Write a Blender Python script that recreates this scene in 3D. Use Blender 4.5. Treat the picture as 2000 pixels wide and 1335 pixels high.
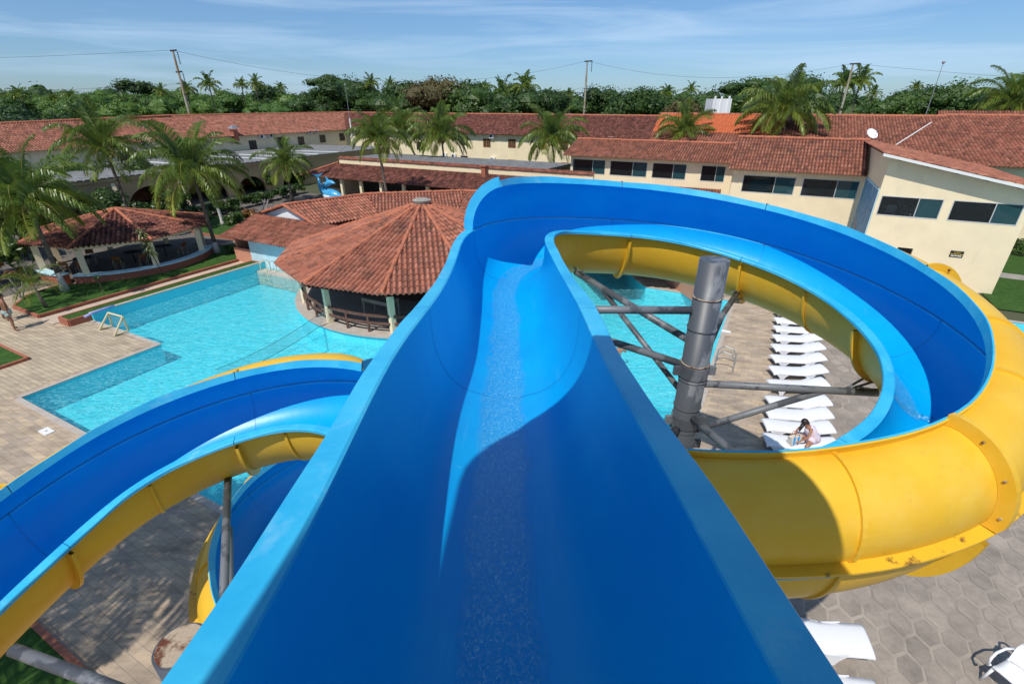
import bpy, bmesh, math, random
from mathutils import Vector, Matrix, Euler
from mathutils.geometry import tessellate_polygon
import numpy as np
PI = math.pi
for o in list(bpy.data.objects): bpy.data.objects.remove(o)
S = bpy.context.scene; C = S.collection
random.seed(7)
# ---------------------------------------------------------------- camera, light, exposure
CAMH = 9.5; FPX = 950.0; PITCH = math.radians(26.2)
cam = bpy.data.cameras.new('camera'); camo = bpy.data.objects.new('camera', cam); C.objects.link(camo)
camo.location = (0, 0, CAMH); camo.rotation_euler = (PI/2 - PITCH, 0, 0)
cam.sensor_width = 36; cam.lens = 36*FPX/2000; cam.clip_start = .05; cam.clip_end = 4000
S.camera = camo
SUN_EL = math.radians(56); SH_AZ = math.radians(30)       # shadows fall towards azimuth 30 deg (from +y towards +x)
w = bpy.data.worlds.new('World'); S.world = w; w.use_nodes = True
nt = w.node_tree; nt.nodes.clear()
def N(nt, t, **k):
    n = nt.nodes.new(t)
    for a, b in k.items(): setattr(n, a, b)
    return n
out = N(nt, 'ShaderNodeOutputWorld'); bg = N(nt, 'ShaderNodeBackground'); sky = N(nt, 'ShaderNodeTexSky', sky_type='NISHITA')
sky.sun_disc = False; sky.sun_elevation = SUN_EL; sky.sun_rotation = SH_AZ + PI; sky.air_density = 1.0; sky.dust_density = .3; sky.ozone_density = 1.7
tc = N(nt, 'ShaderNodeTexCoord'); mp = N(nt, 'ShaderNodeMapping'); mp.inputs['Scale'].default_value = (1.1, 2.0, 15); mp.inputs['Rotation'].default_value = (.04, .05, .35)
no = N(nt, 'ShaderNodeTexNoise'); no.inputs['Scale'].default_value = 1.7; no.inputs['Detail'].default_value = 7; no.inputs['Roughness'].default_value = .58; no.inputs['Distortion'].default_value = .5
rp = N(nt, 'ShaderNodeValToRGB'); rp.color_ramp.elements[0].position = .45; rp.color_ramp.elements[1].position = .75
mx = N(nt, 'ShaderNodeMixRGB'); mx.inputs[2].default_value = (10.5, 10.0, 9.2, 1)
ml = N(nt, 'ShaderNodeMath', operation='MULTIPLY'); ml.inputs[1].default_value = .62
nt.links.new(tc.outputs['Generated'], mp.inputs[0]); nt.links.new(mp.outputs[0], no.inputs[0]); nt.links.new(no.outputs[0], rp.inputs[0])
nt.links.new(rp.outputs[0], ml.inputs[0]); nt.links.new(ml.outputs[0], mx.inputs[0]); nt.links.new(sky.outputs[0], mx.inputs[1])
tn = N(nt, 'ShaderNodeMixRGB', blend_type='MULTIPLY'); tn.inputs[0].default_value = 1; tn.inputs[2].default_value = (.66, .88, 1.12, 1); nt.links.new(mx.outputs[0], tn.inputs[1])
sz = N(nt, 'ShaderNodeSeparateXYZ'); nt.links.new(tc.outputs['Generated'], sz.inputs[0]); hr = N(nt, 'ShaderNodeValToRGB'); hr.color_ramp.elements[0].position = 0; hr.color_ramp.elements[1].position = .22
hr.color_ramp.elements[0].color = (.47, .66, .98, 1); hr.color_ramp.elements[1].color = (.60, .80, 1.0, 1); nt.links.new(sz.outputs[2], hr.inputs[0]); nt.links.new(hr.outputs[0], tn.inputs[2])
nt.links.new(tn.outputs[0], bg.inputs[0]); bg.inputs[1].default_value = .112; nt.links.new(bg.outputs[0], out.inputs[0])
sl = bpy.data.lights.new('sun', 'SUN'); sl.energy = 4.0; sl.angle = math.radians(.5); sl.color = (1, .955, .87)
so = bpy.data.objects.new('sun', sl); C.objects.link(so); so.location = (-10, -20, 40)
sdir = Vector((-math.sin(SH_AZ)*math.cos(SUN_EL), -math.cos(SH_AZ)*math.cos(SUN_EL), math.sin(SUN_EL)))
so.rotation_euler = sdir.to_track_quat('Z', 'Y').to_euler()
S.view_settings.view_transform = 'Standard'; S.view_settings.look = 'None'; S.view_settings.exposure = 0.0; S.view_settings.gamma = 1
S.render.engine = 'CYCLES'
try:
    S.cycles.max_bounces = 8; S.cycles.transparent_max_bounces = 12; S.cycles.sample_clamp_indirect = 6
except Exception: pass
# ---------------------------------------------------------------- frames: the resort grid (u,v) is turned against the view axis
E1 = Vector((.886, -.4637, 0)); E2 = Vector((.4637, .886, 0)); GRID = math.atan2(-.4637, .886)
def W(u, v, z=0.): return E1*u + E2*v + Vector((0, 0, z))
def UV(p): return (p.dot(E1), p.dot(E2), p.z)
FW = Vector((0, math.cos(PITCH), -math.sin(PITCH))); UPV = Vector((0, math.sin(PITCH), math.cos(PITCH)))
def ray(x, y): return FW + Vector((1, 0, 0))*((x-1000)/FPX) - UPV*((y-667.5)/FPX)
def atz(x, y, z=0.):
    d = ray(x, y); return Vector((0, 0, CAMH)) + d*((z-CAMH)/d.z)
def aty(x, y, Y):
    d = ray(x, y); return Vector((0, 0, CAMH)) + d*(Y/d.y)
def atv(x, y, v):
    d = ray(x, y); return Vector((0, 0, CAMH)) + d*(v/d.dot(E2))
def atu(x, y, u):
    d = ray(x, y); return Vector((0, 0, CAMH)) + d*(u/d.dot(E1))
# ---------------------------------------------------------------- objects
def tag(o, label=None, cat=None, group=None, kind=None):
    if label: o['label'] = label
    if cat: o['category'] = cat
    if group: o['group'] = group
    if kind: o['kind'] = kind
    return o
def empty(name, loc=(0, 0, 0), rz=0., label=None, cat=None, group=None):
    o = bpy.data.objects.new(name, None); o.empty_display_size = .3; C.objects.link(o)
    o.location = loc; o.rotation_euler = (0, 0, rz)
    return tag(o, label, cat, group)
def mesh_obj(name, verts, faces, mat, parent=None, uvs=None, smooth=False, mats=None, fmat=None):
    me = bpy.data.meshes.new(name); me.from_pydata([tuple(v) for v in verts], [], faces); me.update()
    if uvs is not None:
        l = me.uv_layers.new(name='UVMap'); arr = np.array(uvs, dtype=np.float32).ravel(); l.data.foreach_set('uv', arr)
    for m in (mats or [mat]): me.materials.append(m)
    if fmat is not None: me.polygons.foreach_set('material_index', np.array(fmat, dtype=np.int32))
    if smooth: me.polygons.foreach_set('use_smooth', np.ones(len(me.polygons), dtype=bool))
    o = bpy.data.objects.new(name, me); C.objects.link(o)
    if parent is not None: o.parent = parent
    return o
def copy_tree(o, parent=None):
    c = o.copy(); C.objects.link(c); c.parent = parent
    if parent is not None: c.matrix_parent_inverse = o.matrix_parent_inverse.copy()
    for ch in [x for x in bpy.data.objects if x.parent == o]: copy_tree(ch, c)
    return c
class MB:
    """collects simple solids; world coordinates; build() makes ONE mesh object, local to its parent's location"""
    def __init__(s): s.v = []; s.f = []; s.uv = []
    def add(s, vs, fs, uvs=None):
        b = len(s.v); s.v += [Vector(v) for v in vs]
        for i, f in enumerate(fs):
            s.f.append(tuple(b+k for k in f))
            s.uv += (uvs[i] if uvs else [(0., 0.)]*len(f))
        return s
    def hexa(s, p):      # 8 points: bottom 4 (ccw), top 4
        return s.add(p, [(3, 2, 1, 0), (4, 5, 6, 7), (0, 1, 5, 4), (1, 2, 6, 5), (2, 3, 7, 6), (3, 0, 4, 7)])
    def box(s, u0, u1, v0, v1, z0, z1, f=None):
        f = f or W
        return s.hexa([f(u0, v0, z0), f(u1, v0, z0), f(u1, v1, z0), f(u0, v1, z0), f(u0, v0, z1), f(u1, v0, z1), f(u1, v1, z1), f(u0, v1, z1)])
    def quad(s, *p): return s.add(p, [tuple(range(len(p)))])
    def bar(s, a, b, wd, ht, up=Vector((0, 0, 1))):
        a = Vector(a); b = Vector(b); d = (b-a).normalized(); x = d.cross(up)
        if x.length < 1e-4: x = d.cross(Vector((0, 1, 0)))
        x.normalize(); y = x.cross(d); x *= wd/2; y *= ht/2
        return s.hexa([a-x-y, a+x-y, b+x-y, b-x-y, a-x+y, a+x+y, b+x+y, b-x+y])
    def tube(s, pts, r, n=10, cap=True, r1=None, closed=False):
        pts = [Vector(p) for p in pts]; m = len(pts)
        rs = [r + ((r1 if r1 is not None else r)-r)*i/max(m-1, 1) for i in range(m)] if not isinstance(r, (list, tuple)) else r
        b = len(s.v); prev = None
        for i, p in enumerate(pts):
            if closed: d = pts[(i+1) % m]-pts[i-1]
            else: d = pts[min(i+1, m-1)]-pts[max(i-1, 0)]
            d.normalize()
            if prev is None:
                x = d.cross(Vector((0, 0, 1)));
                if x.length < 1e-3: x = d.cross(Vector((1, 0, 0)))
            else:
                x = prev - d*prev.dot(d)
            x.normalize(); prev = x; y = d.cross(x)
            for k in range(n):
                a = 2*PI*k/n; s.v.append(p + x*math.cos(a)*rs[i] + y*math.sin(a)*rs[i])
        rng = m if closed else m-1
        for i in range(rng):
            j = (i+1) % m
            for k in range(n):
                k2 = (k+1) % n
                s.f.append((b+i*n+k, b+i*n+k2, b+j*n+k2, b+j*n+k)); s.uv += [(0, 0)]*4
        if cap and not closed:
            s.f.append(tuple(b+k for k in range(n))[::-1]); s.uv += [(0, 0)]*n
            s.f.append(tuple(b+(m-1)*n+k for k in range(n))); s.uv += [(0, 0)]*n
        return s
    def ball(s, c, r, n=10, m=7, sc=(1, 1, 1)):
        b = len(s.v); c = Vector(c)
        for i in range(m+1):
            t = PI*i/m
            for k in range(n):
                a = 2*PI*k/n; s.v.append(c+Vector((sc[0]*r*math.sin(t)*math.cos(a), sc[1]*r*math.sin(t)*math.sin(a), sc[2]*r*math.cos(t))))
        for i in range(m):
            for k in range(n):
                k2 = (k+1) % n; s.f.append((b+i*n+k, b+(i+1)*n+k, b+(i+1)*n+k2, b+i*n+k2)); s.uv += [(0, 0)]*4
        return s
    def build(s, name, mat, parent=None, smooth=False, uv=False):
        off = parent.matrix_basis.translation if parent is not None and parent.type == 'EMPTY' else Vector((0, 0, 0))
        if parent is not None and parent.type != 'EMPTY':
            off = Vector((0, 0, 0)); q = parent
            while q is not None: off = off + q.location; q = q.parent
        return mesh_obj(name, [v-off for v in s.v], s.f, mat, parent, s.uv if uv else None, smooth)
def poly_sheet(name, loops, z, mat, fn=None, parent=None):
    fn = fn or (lambda u, v: W(u, v, z))
    ls = [[Vector((p[0], p[1], 0)) for p in l] for l in loops]
    tri = tessellate_polygon(ls); flat = [p for l in ls for p in l]
    vs = [fn(p.x, p.y) for p in flat]; fs = []
    for t in tri:
        a, b, c = [vs[i] for i in t]
        fs.append(tuple(t) if (b-a).cross(c-a).z > 0 else tuple(reversed(t)))
    return mesh_obj(name, vs, fs, mat, parent)
# ---------------------------------------------------------------- materials
def mat(name, col, rough=.6, metal=0., spec=.5, var=None, vscale=3., bump=0., bscale=30., col2=None, lo=.35, hi=.65, det=4., coat=0., aniso=None, wear=None):
    m = bpy.data.materials.new(name); m.use_nodes = True; t = m.node_tree; p = t.nodes['Principled BSDF']
    p.inputs['Roughness'].default_value = rough; p.inputs['Metallic'].default_value = metal
    p.inputs['Specular IOR Level'].default_value = spec; p.inputs['Coat Weight'].default_value = coat
    p.inputs['Base Color'].default_value = (*col, 1)
    g = N(t, 'ShaderNodeNewGeometry')
    vec = g.outputs['Position']
    if aniso:
        q = N(t, 'ShaderNodeMapping'); q.inputs['Scale'].default_value = aniso; t.links.new(vec, q.inputs[0]); vec = q.outputs[0]
    if col2 is not None or var:
        n = N(t, 'ShaderNodeTexNoise'); n.inputs['Scale'].default_value = vscale; n.inputs['Detail'].default_value = det; n.inputs['Roughness'].default_value = .62
        t.links.new(vec, n.inputs['Vector'])
        r = N(t, 'ShaderNodeValToRGB'); r.color_ramp.elements[0].position = lo; r.color_ramp.elements[1].position = hi
        r.color_ramp.elements[0].color = (*(col2 if col2 is not None else tuple(c*(1-var) for c in col)), 1)
        r.color_ramp.elements[1].color = (*(col if col2 is not None else tuple(min(1, c*(1+var)) for c in col)), 1)
        t.links.new(n.outputs[0], r.inputs[0]); t.links.new(r.outputs[0], p.inputs['Base Color'])
    for wc, wsc, wst, wlo, whi, wf in (wear or ()):      # scuffs, chalky patches, chips: colour, scale, stretch, ramp, strength
        q3 = N(t, 'ShaderNodeMapping'); q3.inputs['Scale'].default_value = wst; t.links.new(g.outputs['Position'], q3.inputs[0])
        n3 = N(t, 'ShaderNodeTexNoise'); n3.inputs['Scale'].default_value = wsc; n3.inputs['Detail'].default_value = 9; n3.inputs['Roughness'].default_value = .7; n3.inputs['Distortion'].default_value = .4; t.links.new(q3.outputs[0], n3.inputs['Vector'])
        r3 = N(t, 'ShaderNodeValToRGB'); r3.color_ramp.elements[0].position = wlo; r3.color_ramp.elements[1].position = whi; t.links.new(n3.outputs[0], r3.inputs[0])
        m3 = N(t, 'ShaderNodeMath', operation='MULTIPLY'); m3.inputs[1].default_value = wf; t.links.new(r3.outputs[0], m3.inputs[0])
        x3 = N(t, 'ShaderNodeMixRGB'); x3.inputs[2].default_value = (*wc, 1); x3.inputs[1].default_value = (*col, 1)
        if p.inputs['Base Color'].links: t.links.new(p.inputs['Base Color'].links[0].from_socket, x3.inputs[1])
        t.links.new(m3.outputs[0], x3.inputs[0]); t.links.new(x3.outputs[0], p.inputs['Base Color'])
    if bump:
        n2 = N(t, 'ShaderNodeTexNoise'); n2.inputs['Scale'].default_value = bscale; n2.inputs['Detail'].default_value = 3
        t.links.new(vec, n2.inputs['Vector'])
        b = N(t, 'ShaderNodeBump'); b.inputs['Strength'].default_value = bump; b.inputs['Distance'].default_value = .02
        t.links.new(n2.outputs[0], b.inputs['Height']); t.links.new(b.outputs[0], p.inputs['Normal'])
    return m
def link(t, a, b): t.links.new(a, b)
def tile_mat(name, base, base2, dark, dirt=.5):
    """roman tiles: one colour per tile (uv = tile index) plus lichen and dirt stains"""
    m = bpy.data.materials.new(name); m.use_nodes = True; t = m.node_tree; p = t.nodes['Principled BSDF']
    uv = N(t, 'ShaderNodeUVMap'); fl = N(t, 'ShaderNodeVectorMath', operation='FLOOR'); wn = N(t, 'ShaderNodeTexWhiteNoise', noise_dimensions='2D')
    link(t, uv.outputs[0], fl.inputs[0]); link(t, fl.outputs[0], wn.inputs['Vector'])
    r = N(t, 'ShaderNodeValToRGB'); e = r.color_ramp.elements
    e[0].position = 0; e[0].color = (*[(a*.55+b*.45) for a, b in zip(base, dark)], 1); e[1].position = 1; e[1].color = (*base2, 1)
    k = e.new(.22); k.color = (*base, 1); k = e.new(.8); k.color = (*[(a+b)/2 for a, b in zip(base, base2)], 1)
    link(t, wn.outputs['Value'], r.inputs[0])
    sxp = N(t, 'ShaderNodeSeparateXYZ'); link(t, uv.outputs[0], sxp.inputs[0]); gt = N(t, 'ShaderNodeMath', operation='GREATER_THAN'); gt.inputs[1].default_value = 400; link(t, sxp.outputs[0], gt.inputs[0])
    gm = N(t, 'ShaderNodeMath', operation='MULTIPLY'); gm.inputs[1].default_value = .72; link(t, gt.outputs[0], gm.inputs[0])      # pan tiles between the cover tiles: grime plus groove shade painted in
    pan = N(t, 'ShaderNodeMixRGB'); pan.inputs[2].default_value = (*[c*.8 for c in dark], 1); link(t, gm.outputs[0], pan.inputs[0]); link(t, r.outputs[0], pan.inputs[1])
    g = N(t, 'ShaderNodeNewGeometry'); n = N(t, 'ShaderNodeTexNoise'); n.inputs['Scale'].default_value = 1.6; n.inputs['Detail'].default_value = 8; n.inputs['Roughness'].default_value = .75
    link(t, g.outputs['Position'], n.inputs['Vector'])
    r2 = N(t, 'ShaderNodeValToRGB'); r2.color_ramp.elements[0].position = .62-.25*dirt; r2.color_ramp.elements[1].position = .80-.2*dirt
    link(t, n.outputs[0], r2.inputs[0])
    mu = N(t, 'ShaderNodeMath', operation='MULTIPLY'); mu.inputs[1].default_value = .8; link(t, r2.outputs[0], mu.inputs[0])
    x = N(t, 'ShaderNodeMixRGB'); x.inputs[2].default_value = (*dark, 1)
    link(t, mu.outputs[0], x.inputs[0]); link(t, pan.outputs[0], x.inputs[1]); link(t, x.outputs[0], p.inputs['Base Color'])
    p.inputs['Roughness'].default_value = .9; p.inputs['Specular IOR Level'].default_value = .2
    return m
def leaf_mat(name, c1, c2, c3=None, trans=.25, rough=.45):
    m = bpy.data.materials.new(name); m.use_nodes = True; t = m.node_tree; p = t.nodes['Principled BSDF']
    uv = N(t, 'ShaderNodeUVMap'); sp = N(t, 'ShaderNodeSeparateXYZ'); link(t, uv.outputs[0], sp.inputs[0])
    r = N(t, 'ShaderNodeValToRGB'); e = r.color_ramp.elements; e[0].color = (*c1, 1); e[1].color = (*(c3 or c2), 1)
    if c3: k = e.new(.72); k.color = (*c2, 1)
    link(t, sp.outputs[0], r.inputs[0]); link(t, r.outputs[0], p.inputs['Base Color'])
    p.inputs['Roughness'].default_value = rough; p.inputs['Specular IOR Level'].default_value = .4
    tr = N(t, 'ShaderNodeBsdfTranslucent'); link(t, r.outputs[0], tr.inputs['Color'])
    ms = N(t, 'ShaderNodeMixShader'); ms.inputs[0].default_value = trans
    o = t.nodes['Material Output']; link(t, p.outputs[0], ms.inputs[1]); link(t, tr.outputs[0], ms.inputs[2]); link(t, ms.outputs[0], o.inputs[0])
    return m
def brick_mat(name, c1, c2, cm, bw, bh, rot=GRID, mortar=.012, var=.35, rough=.85, stain=None):
    m = bpy.data.materials.new(name); m.use_nodes = True; t = m.node_tree; p = t.nodes['Principled BSDF']
    g = N(t, 'ShaderNodeNewGeometry'); q = N(t, 'ShaderNodeMapping'); q.inputs['Rotation'].default_value = (0, 0, -rot)
    link(t, g.outputs['Position'], q.inputs[0])
    b = N(t, 'ShaderNodeTexBrick'); b.inputs['Scale'].default_value = 1; b.inputs['Brick Width'].default_value = bw; b.inputs['Row Height'].default_value = bh
    b.inputs['Mortar Size'].default_value = mortar; b.inputs['Mortar Smooth'].default_value = .3; b.inputs['Color1'].default_value = (*c1, 1); b.inputs['Color2'].default_value = (*c2, 1)
    b.inputs['Mortar'].default_value = (*cm, 1); b.offset = .5
    link(t, q.outputs[0], b.inputs['Vector'])
    n = N(t, 'ShaderNodeTexNoise'); n.inputs['Scale'].default_value = .9; n.inputs['Detail'].default_value = 9; n.inputs['Roughness'].default_value = .7
    q2 = N(t, 'ShaderNodeMapping'); q2.inputs['Rotation'].default_value = (0, 0, -rot); q2.inputs['Scale'].default_value = (1, 3.2, 1)
    link(t, g.outputs['Position'], q2.inputs[0]); link(t, q2.outputs[0], n.inputs['Vector'])
    r = N(t, 'ShaderNodeValToRGB'); r.color_ramp.elements[0].position = .3; r.color_ramp.elements[1].position = .7
    r.color_ramp.elements[0].color = (1-var,)*3+(1,); r.color_ramp.elements[1].color = (1+var*.6,)*3+(1,)
    link(t, n.outputs[0], r.inputs[0])
    x = N(t, 'ShaderNodeMixRGB', blend_type='MULTIPLY'); x.inputs[0].default_value = 1
    link(t, b.outputs['Color'], x.inputs[1]); link(t, r.outputs[0], x.inputs[2])
    last = x.outputs[0]
    if stain:
        n3 = N(t, 'ShaderNodeTexNoise'); n3.inputs['Scale'].default_value = .35; n3.inputs['Detail'].default_value = 5; link(t, g.outputs['Position'], n3.inputs['Vector'])
        r3 = N(t, 'ShaderNodeValToRGB'); r3.color_ramp.elements[0].position = .55; r3.color_ramp.elements[1].position = .75; link(t, n3.outputs[0], r3.inputs[0])
        mm = N(t, 'ShaderNodeMath', operation='MULTIPLY'); mm.inputs[1].default_value = .45; link(t, r3.outputs[0], mm.inputs[0])
        x2 = N(t, 'ShaderNodeMixRGB'); x2.inputs[2].default_value = (*stain, 1); link(t, mm.outputs[0], x2.inputs[0]); link(t, last, x2.inputs[1]); last = x2.outputs[0]
    link(t, last, p.inputs['Base Color']); p.inputs['Roughness'].default_value = rough; p.inputs['Specular IOR Level'].default_value = .25
    bu = N(t, 'ShaderNodeBump'); bu.inputs['Strength'].default_value = .5; bu.inputs['Distance'].default_value = .01; bu.invert = True
    link(t, b.outputs['Fac'], bu.inputs['Height']); link(t, bu.outputs[0], p.inputs['Normal'])
    return m
M = {}
M['blue'] = mat('blue_fibreglass', (.0008, .40, .80), .33, spec=.32, col2=(.001, .35, .78), vscale=1.3, bump=.06, bscale=9, coat=0., wear=(((.12, .52, .80), 1.6, (6, .45, 2.5), .58, .78, .3), ((.22, .58, .80), 5, (1, 1, 1), .68, .76, .45), ((.01, .16, .40), 1.1, (5, .4, 1.5), .62, .8, .3)))
M['rim'] = mat('blue_rim_fibreglass', (.05, .50, .80), .42, col2=(.015, .38, .72), vscale=2.2, det=8, lo=.3, hi=.6, bump=.08, bscale=20, wear=(((.30, .62, .82), 3, (1, 1, 1), .56, .75, .5), ((.05, .22, .35), 12, (1, 1, 1), .70, .74, .6)))
M['yellow'] = mat('yellow_fibreglass', (.80, .49, .04), .40, spec=.35, col2=(.76, .43, .025), vscale=1.2, bump=.16, bscale=10, coat=0., wear=(((.84, .60, .16), 1.3, (1, 1, 1), .5, .75, .35), ((.22, .15, .06), 9, (1, 1, .6), .70, .75, .7), ((.45, .30, .06), 2.2, (3, 3, .5), .62, .8, .5)))
M['yellowrib'] = mat('yellow_flange', (.78, .46, .03), .45, col2=(.20, .11, .03), vscale=5, lo=.33, hi=.40, det=9)
M['steel'] = mat('grey_painted_steel', (.075, .084, .10), .45, col2=(.17, .18, .20), vscale=2.6, det=9, lo=.475, hi=.525, spec=.5, aniso=(1, 1, .45))
M['rust'] = mat('rust', (.42, .33, .24), .9, col2=(.12, .035, .015), vscale=7, lo=.42, hi=.55, det=8, bump=.5, bscale=30)
M['wall'] = mat('cream_render', (.86, .72, .48), .85, var=.05, vscale=.8, det=8, bump=.05, bscale=20, wear=(((.55, .47, .34), .9, (1.5, 1.5, .35), .58, .8, .45), ((.40, .36, .28), 3, (1, 1, .5), .68, .75, .5)))
M['wall2'] = mat('ochre_render', (.52, .38, .20), .85, col2=(.42, .30, .17), vscale=.6, det=8)
M['trim'] = mat('white_trim', (.78, .77, .74), .6)
M['whitewall'] = mat('white_render', (.82, .84, .86), .8, var=.03)
M['paleblue'] = mat('pale_blue_render', (.50, .72, .80), .8, var=.05)
M['pink'] = mat('salmon_render', (.55, .25, .16), .85, var=.08, vscale=3)
M['frame'] = mat('window_frame', (.55, .55, .53), .4)
M['wood'] = mat('orange_brown_wood', (.30, .115, .03), .6, var=.2)
M['darkwood'] = mat('dark_wood', (.055, .022, .015), .6, var=.2)
M['railwood'] = mat('weathered_rail_wood', (.17, .085, .06), .8, col2=(.09, .04, .03), vscale=5)
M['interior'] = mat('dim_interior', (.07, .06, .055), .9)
M['dark'] = mat('dark_cloth', (.02, .02, .025), .8)
M['plastic'] = mat('white_plastic', (.80, .80, .82), .35)
M['concrete'] = mat('concrete', (.36, .33, .29), .9, col2=(.25, .23, .20), vscale=2)
M['flatroof'] = mat('grey_sheet_roof', (.24, .24, .24), .8, col2=(.12, .12, .12), vscale=1.5, det=8)
M['clear'] = mat('pale_roof_sheet', (.75, .77, .75), .4)
M['redbrick'] = brick_mat('terracotta_brick', (.46, .16, .09), (.38, .12, .07), (.30, .20, .15), .24, .14)
M['brickwall'] = mat('terracotta_brick_kerb', (.42, .14, .08), .85, col2=(.30, .10, .06), vscale=9)
M['grass'] = mat('mown_grass', (.055, .125, .022), .9, col2=(.022, .062, .010), vscale=3.2, det=10, lo=.3, hi=.7, bump=1., bscale=25, spec=.2)
M['soil'] = mat('field_ground', (.05, .085, .025), .95, col2=(.09, .08, .045), vscale=.2)
M['water_tile'] = None
M['deck'] = brick_mat('sandstone_slabs', (.55, .42, .29), (.40, .32, .25), (.33, .27, .21), .52, .21, mortar=.007, var=.45, stain=(.22, .18, .15))
M['deck2'] = brick_mat('sandstone_slabs_pale', (.56, .45, .31), (.44, .35, .25), (.30, .25, .20), .95, .17, stain=(.36, .29, .22))
M['path'] = brick_mat('pale_path_slabs', (.60, .47, .36), (.52, .42, .33), (.40, .32, .25), .55, 1.1, var=.15)
M['greypave'] = brick_mat('grey_paving', (.22, .19, .165), (.16, .14, .125), (.10, .09, .08), .22, .12)
M['coping'] = mat('pool_coping', (.42, .36, .31), .7, col2=(.50, .44, .38), vscale=3)
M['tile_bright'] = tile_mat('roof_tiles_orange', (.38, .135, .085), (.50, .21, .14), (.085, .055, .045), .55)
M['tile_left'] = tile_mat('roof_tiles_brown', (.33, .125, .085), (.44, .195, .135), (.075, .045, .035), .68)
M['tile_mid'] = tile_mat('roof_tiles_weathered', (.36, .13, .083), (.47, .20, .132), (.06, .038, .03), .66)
M['tile_dark'] = tile_mat('roof_tiles_dark', (.23, .08, .06), (.37, .155, .11), (.04, .02, .018), .85)  # darkest and most blotched of the tile colours
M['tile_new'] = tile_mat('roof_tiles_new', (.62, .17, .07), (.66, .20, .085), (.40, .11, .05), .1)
M['ridge'] = mat('ridge_tiles', (.48, .16, .085), .9, col2=(.15, .08, .06), vscale=5, lo=.3, hi=.5)
M['palm'] = leaf_mat('palm_leaf', (.085, .16, .03), (.25, .31, .045), (.56, .53, .10), .35, .34)
M['palmrib'] = mat('palm_midrib', (.30, .26, .07), .5)
M['trunk'] = mat('palm_trunk', (.20, .165, .13), .9, col2=(.09, .07, .055), vscale=6, bump=.6, bscale=12, aniso=(1, 1, 3))
M['limewash'] = mat('limewashed_trunk', (.70, .68, .64), .9, col2=(.42, .38, .33), vscale=7)
M['coco'] = mat('green_coconut', (.25, .22, .04), .4)
M['tree'] = leaf_mat('tree_leaf', (.022, .055, .011), (.07, .135, .022), (.12, .18, .035), .25, .5)
M['tree2'] = leaf_mat('bright_tree_leaf', (.055, .12, .016), (.12, .21, .028), (.19, .26, .045), .25, .5)
M['tree3'] = leaf_mat('dry_tree_leaf', (.07, .055, .02), (.13, .11, .035), (.17, .12, .05), .2, .6)
M['bush'] = leaf_mat('bush_leaf', (.015, .04, .008), (.07, .13, .02), (.22, .20, .04), .2, .4)
M['croton'] = leaf_mat('croton_leaf', (.16, .05, .02), (.30, .16, .03), (.32, .26, .05), .2, .4)
M['varieg'] = leaf_mat('variegated_leaf', (.16, .24, .05), (.50, .52, .22), (.65, .62, .35), .2, .4)
M['bark'] = mat('bark', (.12, .09, .07), .9, col2=(.06, .045, .035), vscale=5)
M['skin'] = mat('tanned_skin', (.30, .135, .075), .5)
M['skin2'] = mat('brown_skin', (.36, .17, .10), .5)
M['hair'] = mat('dark_hair', (.022, .012, .009), .5)
M['dolphin'] = mat('glossy_blue_paint', (.04, .30, .62), .22, col2=(.10, .45, .75), vscale=1.2, coat=.5)
M['dolphinw'] = mat('pale_belly_paint', (.65, .72, .75), .25)
M['cable'] = mat('cable', (.03, .03, .03), .7)
M['pole'] = mat('concrete_pole', (.42, .38, .31), .9, col2=(.30, .20, .09), vscale=.5, lo=.35, hi=.5)
M['galv'] = mat('galvanised_steel', (.38, .39, .40), .45, metal=.6)
M['goal'] = mat('cream_painted_pipe', (.66, .58, .36), .5)
M['black'] = mat('black_panel', (.012, .012, .012), .5)
M['gold'] = mat('gold_paint', (.65, .42, .08), .5)
M['white'] = mat('white_paint', (.85, .85, .85), .5)
M['lilac'] = mat('lilac_foam', (.35, .37, .72), .6)
M['net'] = mat('net_cord', (.25, .45, .5), .8)
def glass(name, tint=(.02, .03, .035), clear=.62):
    m = bpy.data.materials.new(name); m.use_nodes = True; t = m.node_tree; t.nodes.clear()
    o = N(t, 'ShaderNodeOutputMaterial'); a = N(t, 'ShaderNodeBsdfTransparent'); a.inputs[0].default_value = (.78, .84, .86, 1)
    b = N(t, 'ShaderNodeBsdfPrincipled'); b.inputs['Base Color'].default_value = (*tint, 1); b.inputs['Roughness'].default_value = .03; b.inputs['Specular IOR Level'].default_value = .9
    x = N(t, 'ShaderNodeMixShader'); x.inputs[0].default_value = 1-clear
    link(t, a.outputs[0], x.inputs[1]); link(t, b.outputs[0], x.inputs[2]); link(t, x.outputs[0], o.inputs[0]); return m
M['glass'] = glass('window_glass'); M['glass2'] = glass('sky_reflection_glass', (.03, .11, .13), .50)  # paler teal of the second sash paints in a sky reflection
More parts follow.
